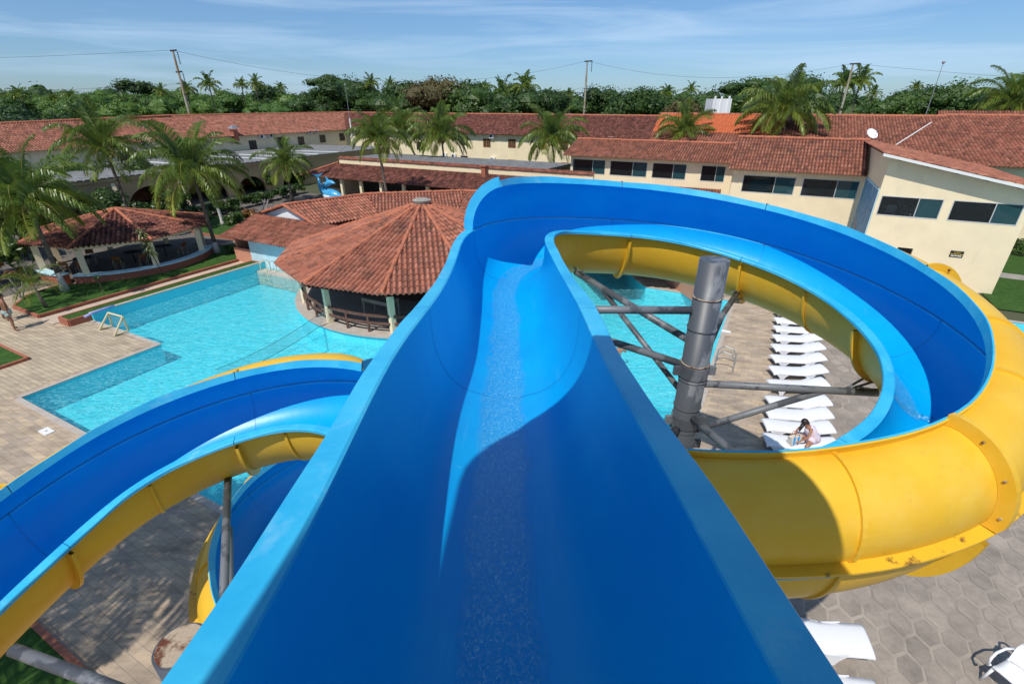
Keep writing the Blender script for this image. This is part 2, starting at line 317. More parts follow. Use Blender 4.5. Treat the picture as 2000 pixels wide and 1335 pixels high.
def pool_tiles():
    m = bpy.data.materials.new('turquoise_pool_tiles'); m.use_nodes = True; t = m.node_tree; p = t.nodes['Principled BSDF']
    g = N(t, 'ShaderNodeNewGeometry'); q = N(t, 'ShaderNodeMapping'); q.inputs['Rotation'].default_value = (0, 0, -GRID); link(t, g.outputs['Position'], q.inputs[0])
    sx = N(t, 'ShaderNodeSeparateXYZ'); link(t, q.outputs[0], sx.inputs[0])
    # tile joints on floor and walls: distance to a 0.15 m grid on each axis
    fac = None
    for ax in range(3):
        a = N(t, 'ShaderNodeMath', operation='MULTIPLY'); a.inputs[1].default_value = 1/.15; link(t, sx.outputs[ax], a.inputs[0])
        b = N(t, 'ShaderNodeMath', operation='FRACT'); link(t, a.outputs[0], b.inputs[0])
        c = N(t, 'ShaderNodeMath', operation='LESS_THAN'); c.inputs[1].default_value = .10; link(t, b.outputs[0], c.inputs[0])
        if fac is None: fac = c.outputs[0]
        else:
            d = N(t, 'ShaderNodeMath', operation='MAXIMUM'); link(t, fac, d.inputs[0]); link(t, c.outputs[0], d.inputs[1]); fac = d.outputs[0]
    mu = N(t, 'ShaderNodeMath', operation='MULTIPLY'); mu.inputs[1].default_value = .35; link(t, fac, mu.inputs[0])
    x = N(t, 'ShaderNodeMixRGB'); x.inputs[1].default_value = (.07, .66, .78, 1); x.inputs[2].default_value = (.20, .76, .84, 1)
    link(t, mu.outputs[0], x.inputs[0]); link(t, x.outputs[0], p.inputs['Base Color']); p.inputs['Roughness'].default_value = .5
    return m
M['ptile'] = pool_tiles()
def water_mat():
    m = bpy.data.materials.new('pool_water'); m.use_nodes = True; t = m.node_tree; t.nodes.clear()
    o = N(t, 'ShaderNodeOutputMaterial'); g = N(t, 'ShaderNodeNewGeometry')
    q = N(t, 'ShaderNodeMapping'); q.inputs['Rotation'].default_value = (0, 0, .35); q.inputs['Scale'].default_value = (1.0, 2.4, 1); link(t, g.outputs['Position'], q.inputs[0])
    n = N(t, 'ShaderNodeTexNoise'); n.inputs['Scale'].default_value = 1.5; n.inputs['Detail'].default_value = 4; n.inputs['Roughness'].default_value = .55; n.inputs['Distortion'].default_value = 1.6
    link(t, q.outputs[0], n.inputs['Vector'])
    bu = N(t, 'ShaderNodeBump'); bu.inputs['Strength'].default_value = .55; bu.inputs['Distance'].default_value = .12; link(t, n.outputs[0], bu.inputs['Height'])
    r = N(t, 'ShaderNodeValToRGB'); e = r.color_ramp.elements; e[0].position = .40; e[0].color = (.72, .97, 1, 1); e[1].position = .60; e[1].color = (1, 1, 1, 1)
    link(t, n.outputs[0], r.inputs[0])
    tr = N(t, 'ShaderNodeBsdfTransparent'); link(t, r.outputs[0], tr.inputs[0])
    gl = N(t, 'ShaderNodeBsdfGlossy'); gl.inputs['Roughness'].default_value = .04; link(t, bu.outputs[0], gl.inputs['Normal'])
    fr = N(t, 'ShaderNodeFresnel'); fr.inputs[0].default_value = 1.33; link(t, bu.outputs[0], fr.inputs['Normal'])
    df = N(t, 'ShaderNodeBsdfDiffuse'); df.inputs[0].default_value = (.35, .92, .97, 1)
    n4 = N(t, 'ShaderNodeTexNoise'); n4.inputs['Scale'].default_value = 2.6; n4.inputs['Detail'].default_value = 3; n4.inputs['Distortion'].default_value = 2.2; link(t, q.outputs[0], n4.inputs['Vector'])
    r4 = N(t, 'ShaderNodeValToRGB'); r4.color_ramp.elements[0].position = .46; r4.color_ramp.elements[0].color = (.05,)*3+(1,); r4.color_ramp.elements[1].position = .66; r4.color_ramp.elements[1].color = (.32,)*3+(1,); link(t, n4.outputs[0], r4.inputs[0])  # pale streaks paint bright ripple light into the water colour
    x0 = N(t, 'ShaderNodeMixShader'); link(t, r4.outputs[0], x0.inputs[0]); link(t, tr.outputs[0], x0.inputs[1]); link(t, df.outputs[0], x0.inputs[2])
    x = N(t, 'ShaderNodeMixShader'); link(t, fr.outputs[0], x.inputs[0]); link(t, x0.outputs[0], x.inputs[1]); link(t, gl.outputs[0], x.inputs[2]); link(t, x.outputs[0], o.inputs[0])
    return m
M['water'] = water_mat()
def flow_mat():
    """thin sheet of running water, edges fading out, with pale sparkle painted into its colour"""
    m = bpy.data.materials.new('running_water'); m.use_nodes = True; t = m.node_tree; t.nodes.clear()
    o = N(t, 'ShaderNodeOutputMaterial'); g = N(t, 'ShaderNodeNewGeometry'); uv = N(t, 'ShaderNodeUVMap'); su = N(t, 'ShaderNodeSeparateXYZ'); link(t, uv.outputs[0], su.inputs[0])
    q = N(t, 'ShaderNodeMapping'); q.inputs['Scale'].default_value = (1.6, .8, 1); link(t, g.outputs['Position'], q.inputs[0])
    n = N(t, 'ShaderNodeTexNoise'); n.inputs['Scale'].default_value = 48; n.inputs['Detail'].default_value = 5; n.inputs['Roughness'].default_value = .75; n.inputs['Distortion'].default_value = 1.2; link(t, q.outputs[0], n.inputs['Vector'])
    r = N(t, 'ShaderNodeValToRGB'); r.color_ramp.elements[0].position = .50; r.color_ramp.elements[1].position = .60; link(t, n.outputs[0], r.inputs[0])
    n2 = N(t, 'ShaderNodeTexNoise'); n2.inputs['Scale'].default_value = 3; n2.inputs['Detail'].default_value = 3; link(t, g.outputs['Position'], n2.inputs['Vector'])
    ed = N(t, 'ShaderNodeMath', operation='ADD'); link(t, su.outputs[0], ed.inputs[0]); n2m = N(t, 'ShaderNodeMath', operation='MULTIPLY_ADD'); n2m.inputs[1].default_value = .9; n2m.inputs[2].default_value = -.45; link(t, n2.outputs[0], n2m.inputs[0]); link(t, n2m.outputs[0], ed.inputs[1])
    er = N(t, 'ShaderNodeValToRGB'); er.color_ramp.elements[0].position = .05; er.color_ramp.elements[1].position = .5; link(t, ed.outputs[0], er.inputs[0])
    mu = N(t, 'ShaderNodeMath', operation='MULTIPLY_ADD'); mu.inputs[1].default_value = .11; mu.inputs[2].default_value = .34; link(t, r.outputs[0], mu.inputs[0])
    mu2 = N(t, 'ShaderNodeMath', operation='MULTIPLY'); link(t, mu.outputs[0], mu2.inputs[0]); link(t, er.outputs[0], mu2.inputs[1])
    bu = N(t, 'ShaderNodeBump'); bu.inputs['Strength'].default_value = .3; bu.inputs['Distance'].default_value = .015; link(t, n.outputs[0], bu.inputs['Height'])
    tr = N(t, 'ShaderNodeBsdfTransparent'); df = N(t, 'ShaderNodeBsdfDiffuse'); cr = N(t, 'ShaderNodeMixRGB'); cr.inputs[1].default_value = (.01, .44, .80, 1); cr.inputs[2].default_value = (.35, .82, .96, 1); link(t, r.outputs[0], cr.inputs[0]); link(t, cr.outputs[0], df.inputs[0])
    gl = N(t, 'ShaderNodeBsdfGlossy'); gl.inputs['Roughness'].default_value = .3; link(t, bu.outputs[0], gl.inputs['Normal'])
    fr = N(t, 'ShaderNodeFresnel'); fr.inputs[0].default_value = 1.33; link(t, bu.outputs[0], fr.inputs['Normal'])
    fm = N(t, 'ShaderNodeMath', operation='MULTIPLY'); link(t, fr.outputs[0], fm.inputs[0]); f2 = N(t, 'ShaderNodeMath', operation='MULTIPLY'); f2.inputs[1].default_value = .12; link(t, er.outputs[0], f2.inputs[0]); link(t, f2.outputs[0], fm.inputs[1])
    x0 = N(t, 'ShaderNodeMixShader'); link(t, mu2.outputs[0], x0.inputs[0]); link(t, tr.outputs[0], x0.inputs[1]); link(t, df.outputs[0], x0.inputs[2])
    x = N(t, 'ShaderNodeMixShader'); link(t, fm.outputs[0], x.inputs[0]); link(t, x0.outputs[0], x.inputs[1]); link(t, gl.outputs[0], x.inputs[2]); link(t, x.outputs[0], o.inputs[0])
    return m
M['flow'] = flow_mat()
# ---------------------------------------------------------------- ground and pool
circle = lambda cu, cv, r, n=48, a0=0, a1=360: [(cu+r*math.cos(math.radians(a0+(a1-a0)*i/n)), cv+r*math.sin(math.radians(a0+(a1-a0)*i/n))) for i in range(n)]
POOL = [(-28.04, 9.77), (-22.5, 9.77), (-22.5, 4.9), (-.85, 4.9), (-.85, 27.0), (-5.45, 27.0), (-6.3, 28.0), (-7.0, 29.2), (-7.6, 30.6), (-8.0, 32.5), (-14, 29.5), (-22, 23.5), (-24.5, 19.4), (-28.04, 19.4)]
KID = [(11.15, 20), (24, 20), (24, 28.1), (20, 29.6), (14, 30.3), (11.15, 30.3)]
def st(name, loops, z, m): return tag(poly_sheet(name, loops, z, m), kind='structure')
st('ground', [[(-600, -60), (-600, 1500), (600, 1500), (600, -60)][::-1], POOL, KID], -.03, M['soil'])
st('pool_deck', [[(-36, -30), (1.3, -30), (1.3, 33), (1.3, 48), (-16, 48), (-36, 30)], POOL], 0, M['deck'])
st('upper_deck', [[(-29.0, 4.7), (-22.9, 4.7), (-22.9, 9.5), (-28.4, 9.5), (-28.4, 8.5), (-36, 8.5), (-36, 6.45), (-29.0, 6.45)]], .004, M['deck2'])
def hex_paving():
    # stretched hexagons laid in the resort grid, each stone a flat block on its mortar bed
    mb_v = []; mb_f = []; uvs = []
    rnd = random.Random(3)
    hw, hl = .205, .34     # half width, half length
    row = 0; v = -6.
    while v < 47:
        u = 1.45 + (row % 2)*hw*1.06
        while u < 19:
            if not (u > 10.9 and 19.5 < v < 48.5) and not (u > 4.9 and v > 34.3) and v > -6:
                g = .93; b = len(mb_v); j = rnd.random()
                pts = [(0, -hl), (hw, -hl*.42), (hw, hl*.42), (0, hl), (-hw, hl*.42), (-hw, -hl*.42)]
                for a, c in pts: mb_v.append(W(u+a*g*rnd.uniform(.96, 1.02), v+c*g*rnd.uniform(.97, 1.02), .012))
                mb_f.append(tuple(range(b, b+6))); uvs += [(j, .5)]*6
            u += hw*2.12
        v += hl*1.50; row += 1
    m = bpy.data.materials.new('hexagon_pavers'); m.use_nodes = True; t = m.node_tree; p = t.nodes['Principled BSDF']
    uv = N(t, 'ShaderNodeUVMap'); sp = N(t, 'ShaderNodeSeparateXYZ'); link(t, uv.outputs[0], sp.inputs[0])
    r = N(t, 'ShaderNodeValToRGB'); e = r.color_ramp.elements; e[0].color = (.30, .258, .22, 1); e[1].color = (.385, .33, .28, 1); link(t, sp.outputs[0], r.inputs[0])
    g = N(t, 'ShaderNodeNewGeometry'); n = N(t, 'ShaderNodeTexNoise'); n.inputs['Scale'].default_value = 1.1; n.inputs['Detail'].default_value = 11; n.inputs['Roughness'].default_value = .78; link(t, g.outputs['Position'], n.inputs['Vector'])
    r2 = N(t, 'ShaderNodeValToRGB'); r2.color_ramp.elements[0].position = .32; r2.color_ramp.elements[1].position = .62; r2.color_ramp.elements[0].color = (.6, .6, .6, 1); r2.color_ramp.elements[1].color = (1.12, 1.1, 1.08, 1)
    link(t, n.outputs[0], r2.inputs[0]); x = N(t, 'ShaderNodeMixRGB', blend_type='MULTIPLY'); x.inputs[0].default_value = 1
    link(t, r.outputs[0], x.inputs[1]); link(t, r2.outputs[0], x.inputs[2]); link(t, x.outputs[0], p.inputs['Base Color']); p.inputs['Roughness'].default_value = .85; p.inputs['Specular IOR Level'].default_value = .25
    n2 = N(t, 'ShaderNodeTexNoise'); n2.inputs['Scale'].default_value = 60; n2.inputs['Detail'].default_value = 4; link(t, g.outputs['Position'], n2.inputs['Vector'])
    bu = N(t, 'ShaderNodeBump'); bu.inputs['Strength'].default_value = .35; bu.inputs['Distance'].default_value = .01; link(t, n2.outputs[0], bu.inputs['Height']); link(t, bu.outputs[0], p.inputs['Normal'])
    o = mesh_obj('hexagon_paving', mb_v, mb_f, m, None, uvs); tag(o, kind='structure')
    mm = mat('paving_mortar', (.41, .35, .29), .9, col2=(.25, .215, .185), vscale=.8, det=9)
    st('paving_bed', [[(1.3, -30), (20, -30), (20, 20), (11.15, 20), (11.15, 34), (11.15, 48), (1.3, 48)]], 0.003, mm)
hex_paving()
def pool():
    for P, nm in ((POOL, 'main'), (KID, 'kid')):
        depth = -.95 if nm == 'main' else -.5
        mb = MB()
        n = len(P)
        for i in range(n):
            a, b = P[i], P[(i+1) % n]
            mb.quad(W(*a, depth), W(*b, depth), W(*b, 0.002), W(*a, 0.002))
        tag(mb.build('pool_wall' if nm == 'main' else 'paddling_pool_wall', M['ptile']), kind='structure')
        st('pool_floor' if nm == 'main' else 'paddling_pool_floor', [P], depth, M['ptile'])
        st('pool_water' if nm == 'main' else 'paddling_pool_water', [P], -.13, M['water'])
        cp = MB()
        for i in range(n):
            a, b = Vector(P[i]), Vector(P[(i+1) % n])
            if nm == 'main' and (a.y > 19 or b.y > 19) and a.x < -7.9: continue
            if nm == 'main' and a.x < -28 and b.x < -28: continue
            d = (b-a).normalized(); nn = Vector((-d.y, d.x)); 
            if nm == 'main': nn = -nn if False else nn
            # outward side
            c = (a+b)/2 + nn*.05
            ins = False; k = len(P)-1
            for q in range(len(P)):
                if (P[q][1] > c.y) != (P[k][1] > c.y) and c.x < (P[k][0]-P[q][0])*(c.y-P[q][1])/(P[k][1]-P[q][1])+P[q][0]: ins = not ins
                k = q
            if ins: nn = -nn
            a2 = a - nn*.03; b2 = b - nn*.03; a3 = a+nn*.16; b3 = b+nn*.16
            pts = [a2, b2, b3, a3]
            cp.hexa([W(p.x, p.y, -.03) for p in pts]+[W(p.x, p.y, .012+.0007*i) for p in pts])
        tag(cp.build('pool_coping' if nm == 'main' else 'paddling_pool_coping', M['coping']), kind='structure')
pool()
# raised far-left edge of the pool with its strip of grass, path and lawns
def sheet_and_kerb(name, P, z, m, kerb=True, kn=None):
    st(name, [P], z, m)
    if kerb:
        k = MB(); n = len(P)
        for i in range(n):
            a, b = Vector(P[i]), Vector(P[(i+1) % n]); 
            if (b-a).length < .05: continue
            k.bar(W(a.x, a.y, z/2-.02), W(b.x, b.y, z/2-.02), .11, z+.09)
        tag(k.build(kn or 'lawn_kerb', M['brickwall']), kind='structure')
sheet_and_kerb('grass_strip', [(-29.1, 8.9), (-28.2, 8.9), (-28.2, 19.3), (-29.1, 19.3)], .30, M['grass'])
st('garden_path', [[(-30.55, 8.6), (-29.2, 8.6), (-29.2, 21.2), (-30.55, 21.2)]], .03, M['path'])
LAWN = [(-30.75, 8.7), (-30.75, 21.2), (-34.5, 21.4)] + circle(-37.0, 16.2, 4.75, 8, 80, -60) + [(-35.2, 11.3), (-34.8, 9.8), (-33.4, 8.7)]
sheet_and_kerb('lawn', LAWN, .14, M['grass'])
sheet_and_kerb('far_lawn', [(-31.2, 22.9), (-44.5, 22.9), (-45.5, 27.5), (-41, 29.5), (-33, 29.8)], .12, M['grass'])
sheet_and_kerb('left_lawn', [(-25.8, -20), (-25.8, 6.4), (-45, 6.4), (-45, -20)], .10, M['grass'])
sheet_and_kerb('near_lawn', [(-22, 1.1), (-8.6, 1.1), (-8.6, -9), (-22, -9)], .06, M['grass'])
st('grey_courtyard', [[(-60, 21.3), (-30.75, 21.3), (-29.3, 30), (-31, 40), (-60, 42)]], -.012, M['greypave'])
st('pavilion_path', [[(-60, 5), (-33.6, 8.6), (-36, 12), (-38, 21.3), (-60, 21.3)]], -.008, M['greypave'])
st('right_lawn', [[(11.3, 32.0), (40, 30.5), (40, 62), (11.3, 62)]], .03, M['grass'])
st('right_lawn_path', [[(11.0, 38.6), (40, 37.0), (40, 38.2), (11.0, 39.9)]], .04, M['concrete'])
mbx = MB(); mbx.box(-28.18, -28.02, 9.8, 19.4, -.9, .36); tag(mbx.build('raised_pool_edge', M['ptile']), kind='structure')
mbx = MB(); mbx.box(-28.22, -28.0, 9.75, 19.4, .36, .40); tag(mbx.build('raised_edge_coping', M['coping']), kind='structure')
M['seam'] = mat('dark_sealant', (.003, .22, .50), .5)
def chips():
    m = bpy.data.materials.new('chipped_paint'); m.use_nodes = True; t = m.node_tree; p = t.nodes['Principled BSDF']; g = N(t, 'ShaderNodeNewGeometry'); n = N(t, 'ShaderNodeTexNoise'); n.inputs['Scale'].default_value = 16; n.inputs['Detail'].default_value = 8; n.inputs['Roughness'].default_value = .8; link(t, g.outputs['Position'], n.inputs['Vector'])
    r = N(t, 'ShaderNodeValToRGB'); r.color_ramp.interpolation = 'CONSTANT'; e = r.color_ramp.elements; e[0].color = (.03, .03, .03, 1); e[1].position = .44; e[1].color = (.002, .34, .70, 1); k = e.new(.56); k.color = (.55, .65, .68, 1); link(t, n.outputs[0], r.inputs[0]); link(t, r.outputs[0], p.inputs['Base Color']); return m
M['chips'] = chips()
# ---------------------------------------------------------------- the water slide
CP = [(-0.086, -1.064, 8.645), (-0.011, 0.112, 8.429), (-0.025, 1.249, 8.28), (-0.1, 2.391, 8.19), (-0.045, 3.567, 8.018), (-0.061, 4.836, 7.82), (-0.10, 6.25, 7.70), (-0.16, 7.62, 7.64), (0.38, 8.80, 7.53), (1.586, 9.24, 7.416), (2.914, 9.324, 7.29), (4.134, 8.8, 7.146), (5.018, 7.816, 6.985), (5.479, 6.639, 6.801), (5.443, 5.423, 6.627), (4.897, 4.376, 6.458), (4.026, 3.592, 6.296), (2.754, 3.255, 6.155), (1.359, 3.373, 6.027), (0.021, 4.068, 5.909), (-1.196, 5.067, 5.792), (-2.331, 5.893, 5.681), (-3.498, 5.999, 5.533), (-4.561, 5.595, 5.339), (-5.339, 4.987, 5.119), (-5.775, 4.184, 4.875), (-6.05, 3.2, 4.697), (-6.1, 2.0, 4.56),
      (-5.8, .8, 4.40), (-5.0, -.2, 4.25), (-3.9, -.75, 4.10), (-2.7, -.85, 3.95), (-1.5, -.65, 3.80), (-.4, -.1, 3.66), (.45, .8, 3.52), (.6, 2.0, 3.38), (-.1, 3.0, 3.24), (-1.2, 3.4, 3.10), (-2.4, 3.6, 2.96), (-3.4, 4.1, 2.84), (-4.2, 5.0, 2.70), (-4.75, 6.1, 2.52), (-4.95, 7.3, 2.28), (-4.85, 8.5, 1.9), (-4.6, 9.7, 1.45), (-4.3, 10.8, 1.0), (-3.8, 11.9, .6), (-3.3, 13.0, .3)]
CPV = [Vector(c) for c in CP]
def spl(s):
    i = int(math.floor(s)); t = s-i; i = max(1, min(len(CPV)-3, i+1)); 
    t = max(0., min(1., s-(i-1)))
    b = [(1-t)**3/6, (3*t**3-6*t*t+4)/6, (-3*t**3+3*t*t+3*t+1)/6, t**3/6]
    d = [-(1-t)**2/2, (3*t*t-4*t)/2, (-3*t*t+2*t+1)/2, t*t/2]
    p = sum((CPV[i-1+k]*b[k] for k in range(4)), Vector()); q = sum((CPV[i-1+k]*d[k] for k in range(4)), Vector())
    h = Vector((q.x, q.y, 0)).normalized()
    return p, h, Vector((-h.y, h.x, 0))
SEND = len(CP)-3
def smooth(a, b, x):
    x = max(0., min(1., (x-a)/(b-a))); return x*x*(3-2*x)
def hw_at(s): return .60 + (.56-.60)*smooth(6.5, 8, s)
def dp_at(s): return .80 - .26*smooth(6.0, 8.2, s)
def chan_profile(s, off=0.):
    hw = hw_at(s)+off; dp = dp_at(s)+off+(.33*smooth(6.0, 8.2, s) if off else 0); pw = .74 + .26*smooth(6, 8, s); out = []
    for k in range(29):
        a = PI*k/28; c = math.cos(a); q = math.sin(a)
        l = math.copysign(abs(c)**pw, c)*hw; h = -(abs(q)**pw)*dp
        if True:
            gr = max(0., min(1., (.19-abs(l-.01))/.045))
            h -= .022*gr*(1-.6*smooth(7, 9, s))
        out.append((l, h))
    return out
def wb(s): return .70-.03*smooth(12, 15, s)-.15*smooth(18.9, 19.6, s)
def wam(s): return math.radians(77+9*smooth(10, 12, s)-4*smooth(14, 15.5, s)+0*smooth(18.9, 19.6, s)-20*smooth(30, 35, s))
def wall_profile(s, side, off=0., bulge=0.):
    a0 = hw_at(s)+.015+off; b0 = wb(s)+off; am = wam(s); out = []
    for k in range(15):
        a = am*k/14; bl = bulge*math.sin(PI*k/14)**.7; out.append((side*(a0*math.cos(a)+bl*math.cos(a)), b0*math.sin(a)+.035+bl*math.sin(a)))
    return out
def sweep(name, s0, s1, prof, m, parent, step=.125, flip=False, closed=False, org=Vector((0, 0, 0))):
    n = max(2, int(round((s1-s0)/step))+1); vs = []; fs = []; k = None
    for i in range(n):
        s = s0+(s1-s0)*i/(n-1); p, h, l = spl(s); pr = prof(s); k = len(pr)
        for a, b in pr: vs.append(p + l*a + Vector((0, 0, b)) - org)
    for i in range(n-1):
        for j in range(k if closed else k-1):
            j2 = (j+1) % k; f = (i*k+j, i*k+j2, (i+1)*k+j2, (i+1)*k+j)
            fs.append(f[::-1] if flip else f)
    if closed: fs.append(tuple(range(k))); fs.append(tuple((n-1)*k+j for j in range(k))[::-1])
    return mesh_obj(name, vs, fs, m, parent, smooth=not closed)
def ringprof(pr, inner, outer):   # closed profile between two open ones
    return inner + outer[::-1]
slide = empty('water_slide', (0, 0, 0), 0, 'long open water slide, blue inside, yellow outside, curling round grey steel columns', 'water slide')
SEGS = [(0, 3.0), (3.0, 6.1), (6.1, 8.35), (8.35, 10.25), (10.25, 12.35), (12.35, 15.2), (15.2, 16.9), (16.9, 18.9), (18.9, 21.35), (21.35, 23.9), (23.9, 27), (27, 31), (31, 35), (35, 37.6), (37.6, 41.3), (41.3, SEND)]
def jit(x, k): return math.sin(x*k)
for gi, (a, b) in enumerate(SEGS):
    ch = sweep('channel', a, b, lambda s: chan_profile(s), M['blue'], slide)
    # flat rims each side, a few millimetres of waviness so that the lip is not machine-straight
    for sd in (1, -1):
        def rp(s, sd=sd):
            h = hw_at(s); wv = .006*math.sin(s*3.1+sd)+.004*math.sin(s*7.7)
            ww = .115 + .01*math.sin(s*2.3+gi)
            return [(sd*(h-.004), .004), (sd*(h-.004), .022), (sd*(h+.01), .030), (sd*(h+ww), .026+wv), (sd*(h+ww+.008), .016+wv), (sd*(h+ww+.008), -.02), (sd*(h+.02), -.02)]
        sweep('rim', a+.006, b-.006, rp, M['rim'], ch, closed=True, flip=(sd > 0))
    sweep('outer_shell', a, b, lambda s: chan_profile(s, .022), M['yellow'], ch, flip=True)
WALLS = [(6.1, 18.75, 1), (19.75, 28.0, -1), (36.2, 43.4, 1)]
def top_flange(s, side, back=False):
    a0 = hw_at(s)+.015; am = wam(s); x = a0*math.cos(am); y = wb(s)*math.sin(am)+.035; wv = .008*math.sin(s*2.9)+.004*math.sin(s*8)
    n = Vector((math.cos(am-.12), math.sin(am-.12)))
    t = Vector((-n.y, n.x))
    def q(i, j): v = Vector((x, y))+n*i+t*j; return (side*v.x, v.y)
    return [q(-.004, .004), q(-.004, .022), q(.10+wv, .022), q(.10+wv, .004)] if not back else [q(.0, -.014), q(.0, .003), q(.097+wv, .003), q(.097+wv, -.014)]
for wi, (a, b, sd) in enumerate(WALLS):
    cuts = [a] + [x[1] for x in SEGS if a < x[1] < b-.3] + [b]
    for i in range(len(cuts)-1):
        s0, s1 = cuts[i], cuts[i+1]
        bw = sweep('bank_wall', s0, s1, lambda s: wall_profile(s, sd), M['blue'], slide, flip=(sd > 0))
        sweep('wall_shell', s0, s1, lambda s: wall_profile(s, sd, .022, .09*smooth(10.5, 12, s)*(1-smooth(17.5, 18.7, s)) if wi != 1 else .15*smooth(19.6, 20.3, s)*(1-.75*smooth(20.8, 22.5, s))), M['yellow'], bw, flip=(sd < 0))
        sweep('top_lip', s0+.005, s1-.005, lambda s: top_flange(s, sd), M['rim'], bw, closed=True, flip=(sd < 0))
        sweep('lip_back', s0+.005, s1-.005, lambda s: top_flange(s, sd, True), M['yellow'], bw, closed=True, flip=(sd < 0))
        sweep('base_flange', s0+.005, s1-.005, lambda s: [(sd*(hw_at(s)+.02), .031), (sd*(hw_at(s)+.02), .052), (sd*(hw_at(s)+.15), .050+.005*math.sin(9*s)), (sd*(hw_at(s)+.15), .031)], M['yellowrib'], bw, closed=True, flip=(sd < 0))
    # broad end lips where a wall starts and stops
    for s_, dr in ((a, 1), (b, -1)):
        p, h, l = spl(s_); pi_ = wall_profile(s_, sd, -.0); po = wall_profile(s_, sd, .15); vs = []
        for k in range(len(pi_)):
            for q, e in ((pi_[k], -.012), (po[k], -.012), (po[k], .012), (pi_[k], .012)): vs.append(p+l*q[0]+Vector((0, 0, q[1]))+h*e)
        fs = []
        for k in range(len(pi_)-1):
            for j in range(4): fs.append((4*k+j, 4*k+(j+1) % 4, 4*k+4+(j+1) % 4, 4*k+4+j))
        mesh_obj('end_lip', vs, fs, M['rim'], slide)
# joint flanges (tall bolted rings) at the ends of segments and slim ribs between, on the yellow outside
def ring(name, s_, r0, r1, th, side_wall, m, a0=0, bolts=False):
    p, h, l = spl(s_); prof_i = chan_profile(s_, r0); prof_o = chan_profile(s_, r1); vs = []; fs = []
    pi_, po = prof_i[1:-1], prof_o[1:-1]
    n = len(pi_)
    for k in range(n):
        for q, e in ((pi_[k], -th), (po[k], -th), (po[k], th), (pi_[k], th)): vs.append(p+l*q[0]+Vector((0, 0, min(q[1], -.03)))+h*e)
    for k in range(n-1):
        for j in range(4): fs.append((4*k+j, 4*k+(j+1) % 4, 4*k+4+(j+1) % 4, 4*k+4+j))
    b = len(vs)
    if side_wall:
        bb_ = .09*smooth(10.5, 12, s_)*(1-smooth(17.5, 18.7, s_)); pi_, po = wall_profile(s_, side_wall, r0, bb_), wall_profile(s_, side_wall, r1, bb_)
        for k in range(len(pi_)):
            for q, e in ((pi_[k], -th), (po[k], -th), (po[k], th), (pi_[k], th)): vs.append(p+l*q[0]+Vector((0, 0, max(q[1], .056)))+h*e)
        for k in range(len(pi_)-1):
            for j in range(4): fs.append((b+4*k+j, b+4*k+(j+1) % 4, b+4*k+4+(j+1) % 4, b+4*k+4+j))
    mesh_obj(name, vs, fs, m, slide)
    if bolts and side_wall:
        for k in range(2, 14, 4):
            mb = MB(); q = wall_profile(s_, side_wall, (r0+r1)/2, bb_)[k]; c = p+l*q[0]+Vector((0, 0, q[1]))
            mb.tube([c-h*.05, c+h*.05], .012, 6); mb.build('flange_bolt', M['rust'], slide)
def wside(s):
    for a, b, sd in WALLS:
        if a <= s <= b: return sd
    return 0
for s_ in [x[1] for x in SEGS[1:-1]]: ring('joint_flange', s_, .022, .14 if s_ == 15.2 else .105, .035 if s_ == 15.2 else .020, wside(s_-.3) and wside(s_+.3), M['yellow'], bolts=True)
for s_ in (11.3, 13.35, 14.25, 16.05, 17.4, 20.6, 22.6, 25.2, 39.4): ring('stiffening_rib', s_, .020, .046, .018, wside(s_), M['yellow'])
for a_, b_ in SEGS[:-1]:
    for nm, mt, w_, e in (('joint_seam', 'seam', .003, .002),):
        sweep(nm, b_-w_, b_+w_, lambda s: [(l*.998, h+.003) for l, h in chan_profile(s)], M[mt], slide)
sweep('chipped_joint', 13.42, 13.53, lambda s: [(l*.997+.0*s, h+.004) for l, h in chan_profile(s)], M['chips'], slide, step=.03)
# running water on the chute floor
def flowp(s):
    wv = .03*math.sin(s*2.2)+.02*math.sin(s*5.1); hw = hw_at(s); dp = dp_at(s); pw = .74+.26*smooth(6, 8, s); out = []
    for x in (-1, -.66, -.33, 0, .33, .66, 1):
        l = x*.20+.01+wv*.5; c = (abs(l)/hw)**(1/pw); q = math.sqrt(1-c*c)**pw
        out.append((l, -q*dp-.014+.004*math.sin(s*31+x*7)+.022*abs(x)**4))
    return out
def add_flow(s0, s1, fn, k):
    o = sweep('running_water', s0, s1, fn, M['flow'], slide, step=.03); me = o.data; l = me.uv_layers.new(name='UVMap'); es = [0, .55, 1, 1, 1, .55, 0] if k == 7 else [0, 1, 1, 1, 0]
    for li, lp in enumerate(me.loops): l.data[li].uv = (es[lp.vertex_index % k], .5)
add_flow(.4, 7.2, flowp, 7)
def flowp2(s):
    c = -.30*smooth(7, 10, s)
    return [(x*.16+c, -math.sqrt(max(0, 1-((x*.16+c)/.56)**2))*dp_at(s)+.014) for x in (-1, -.5, 0, .5, 1)]
add_flow(9.0, 13.6, flowp2, 5)
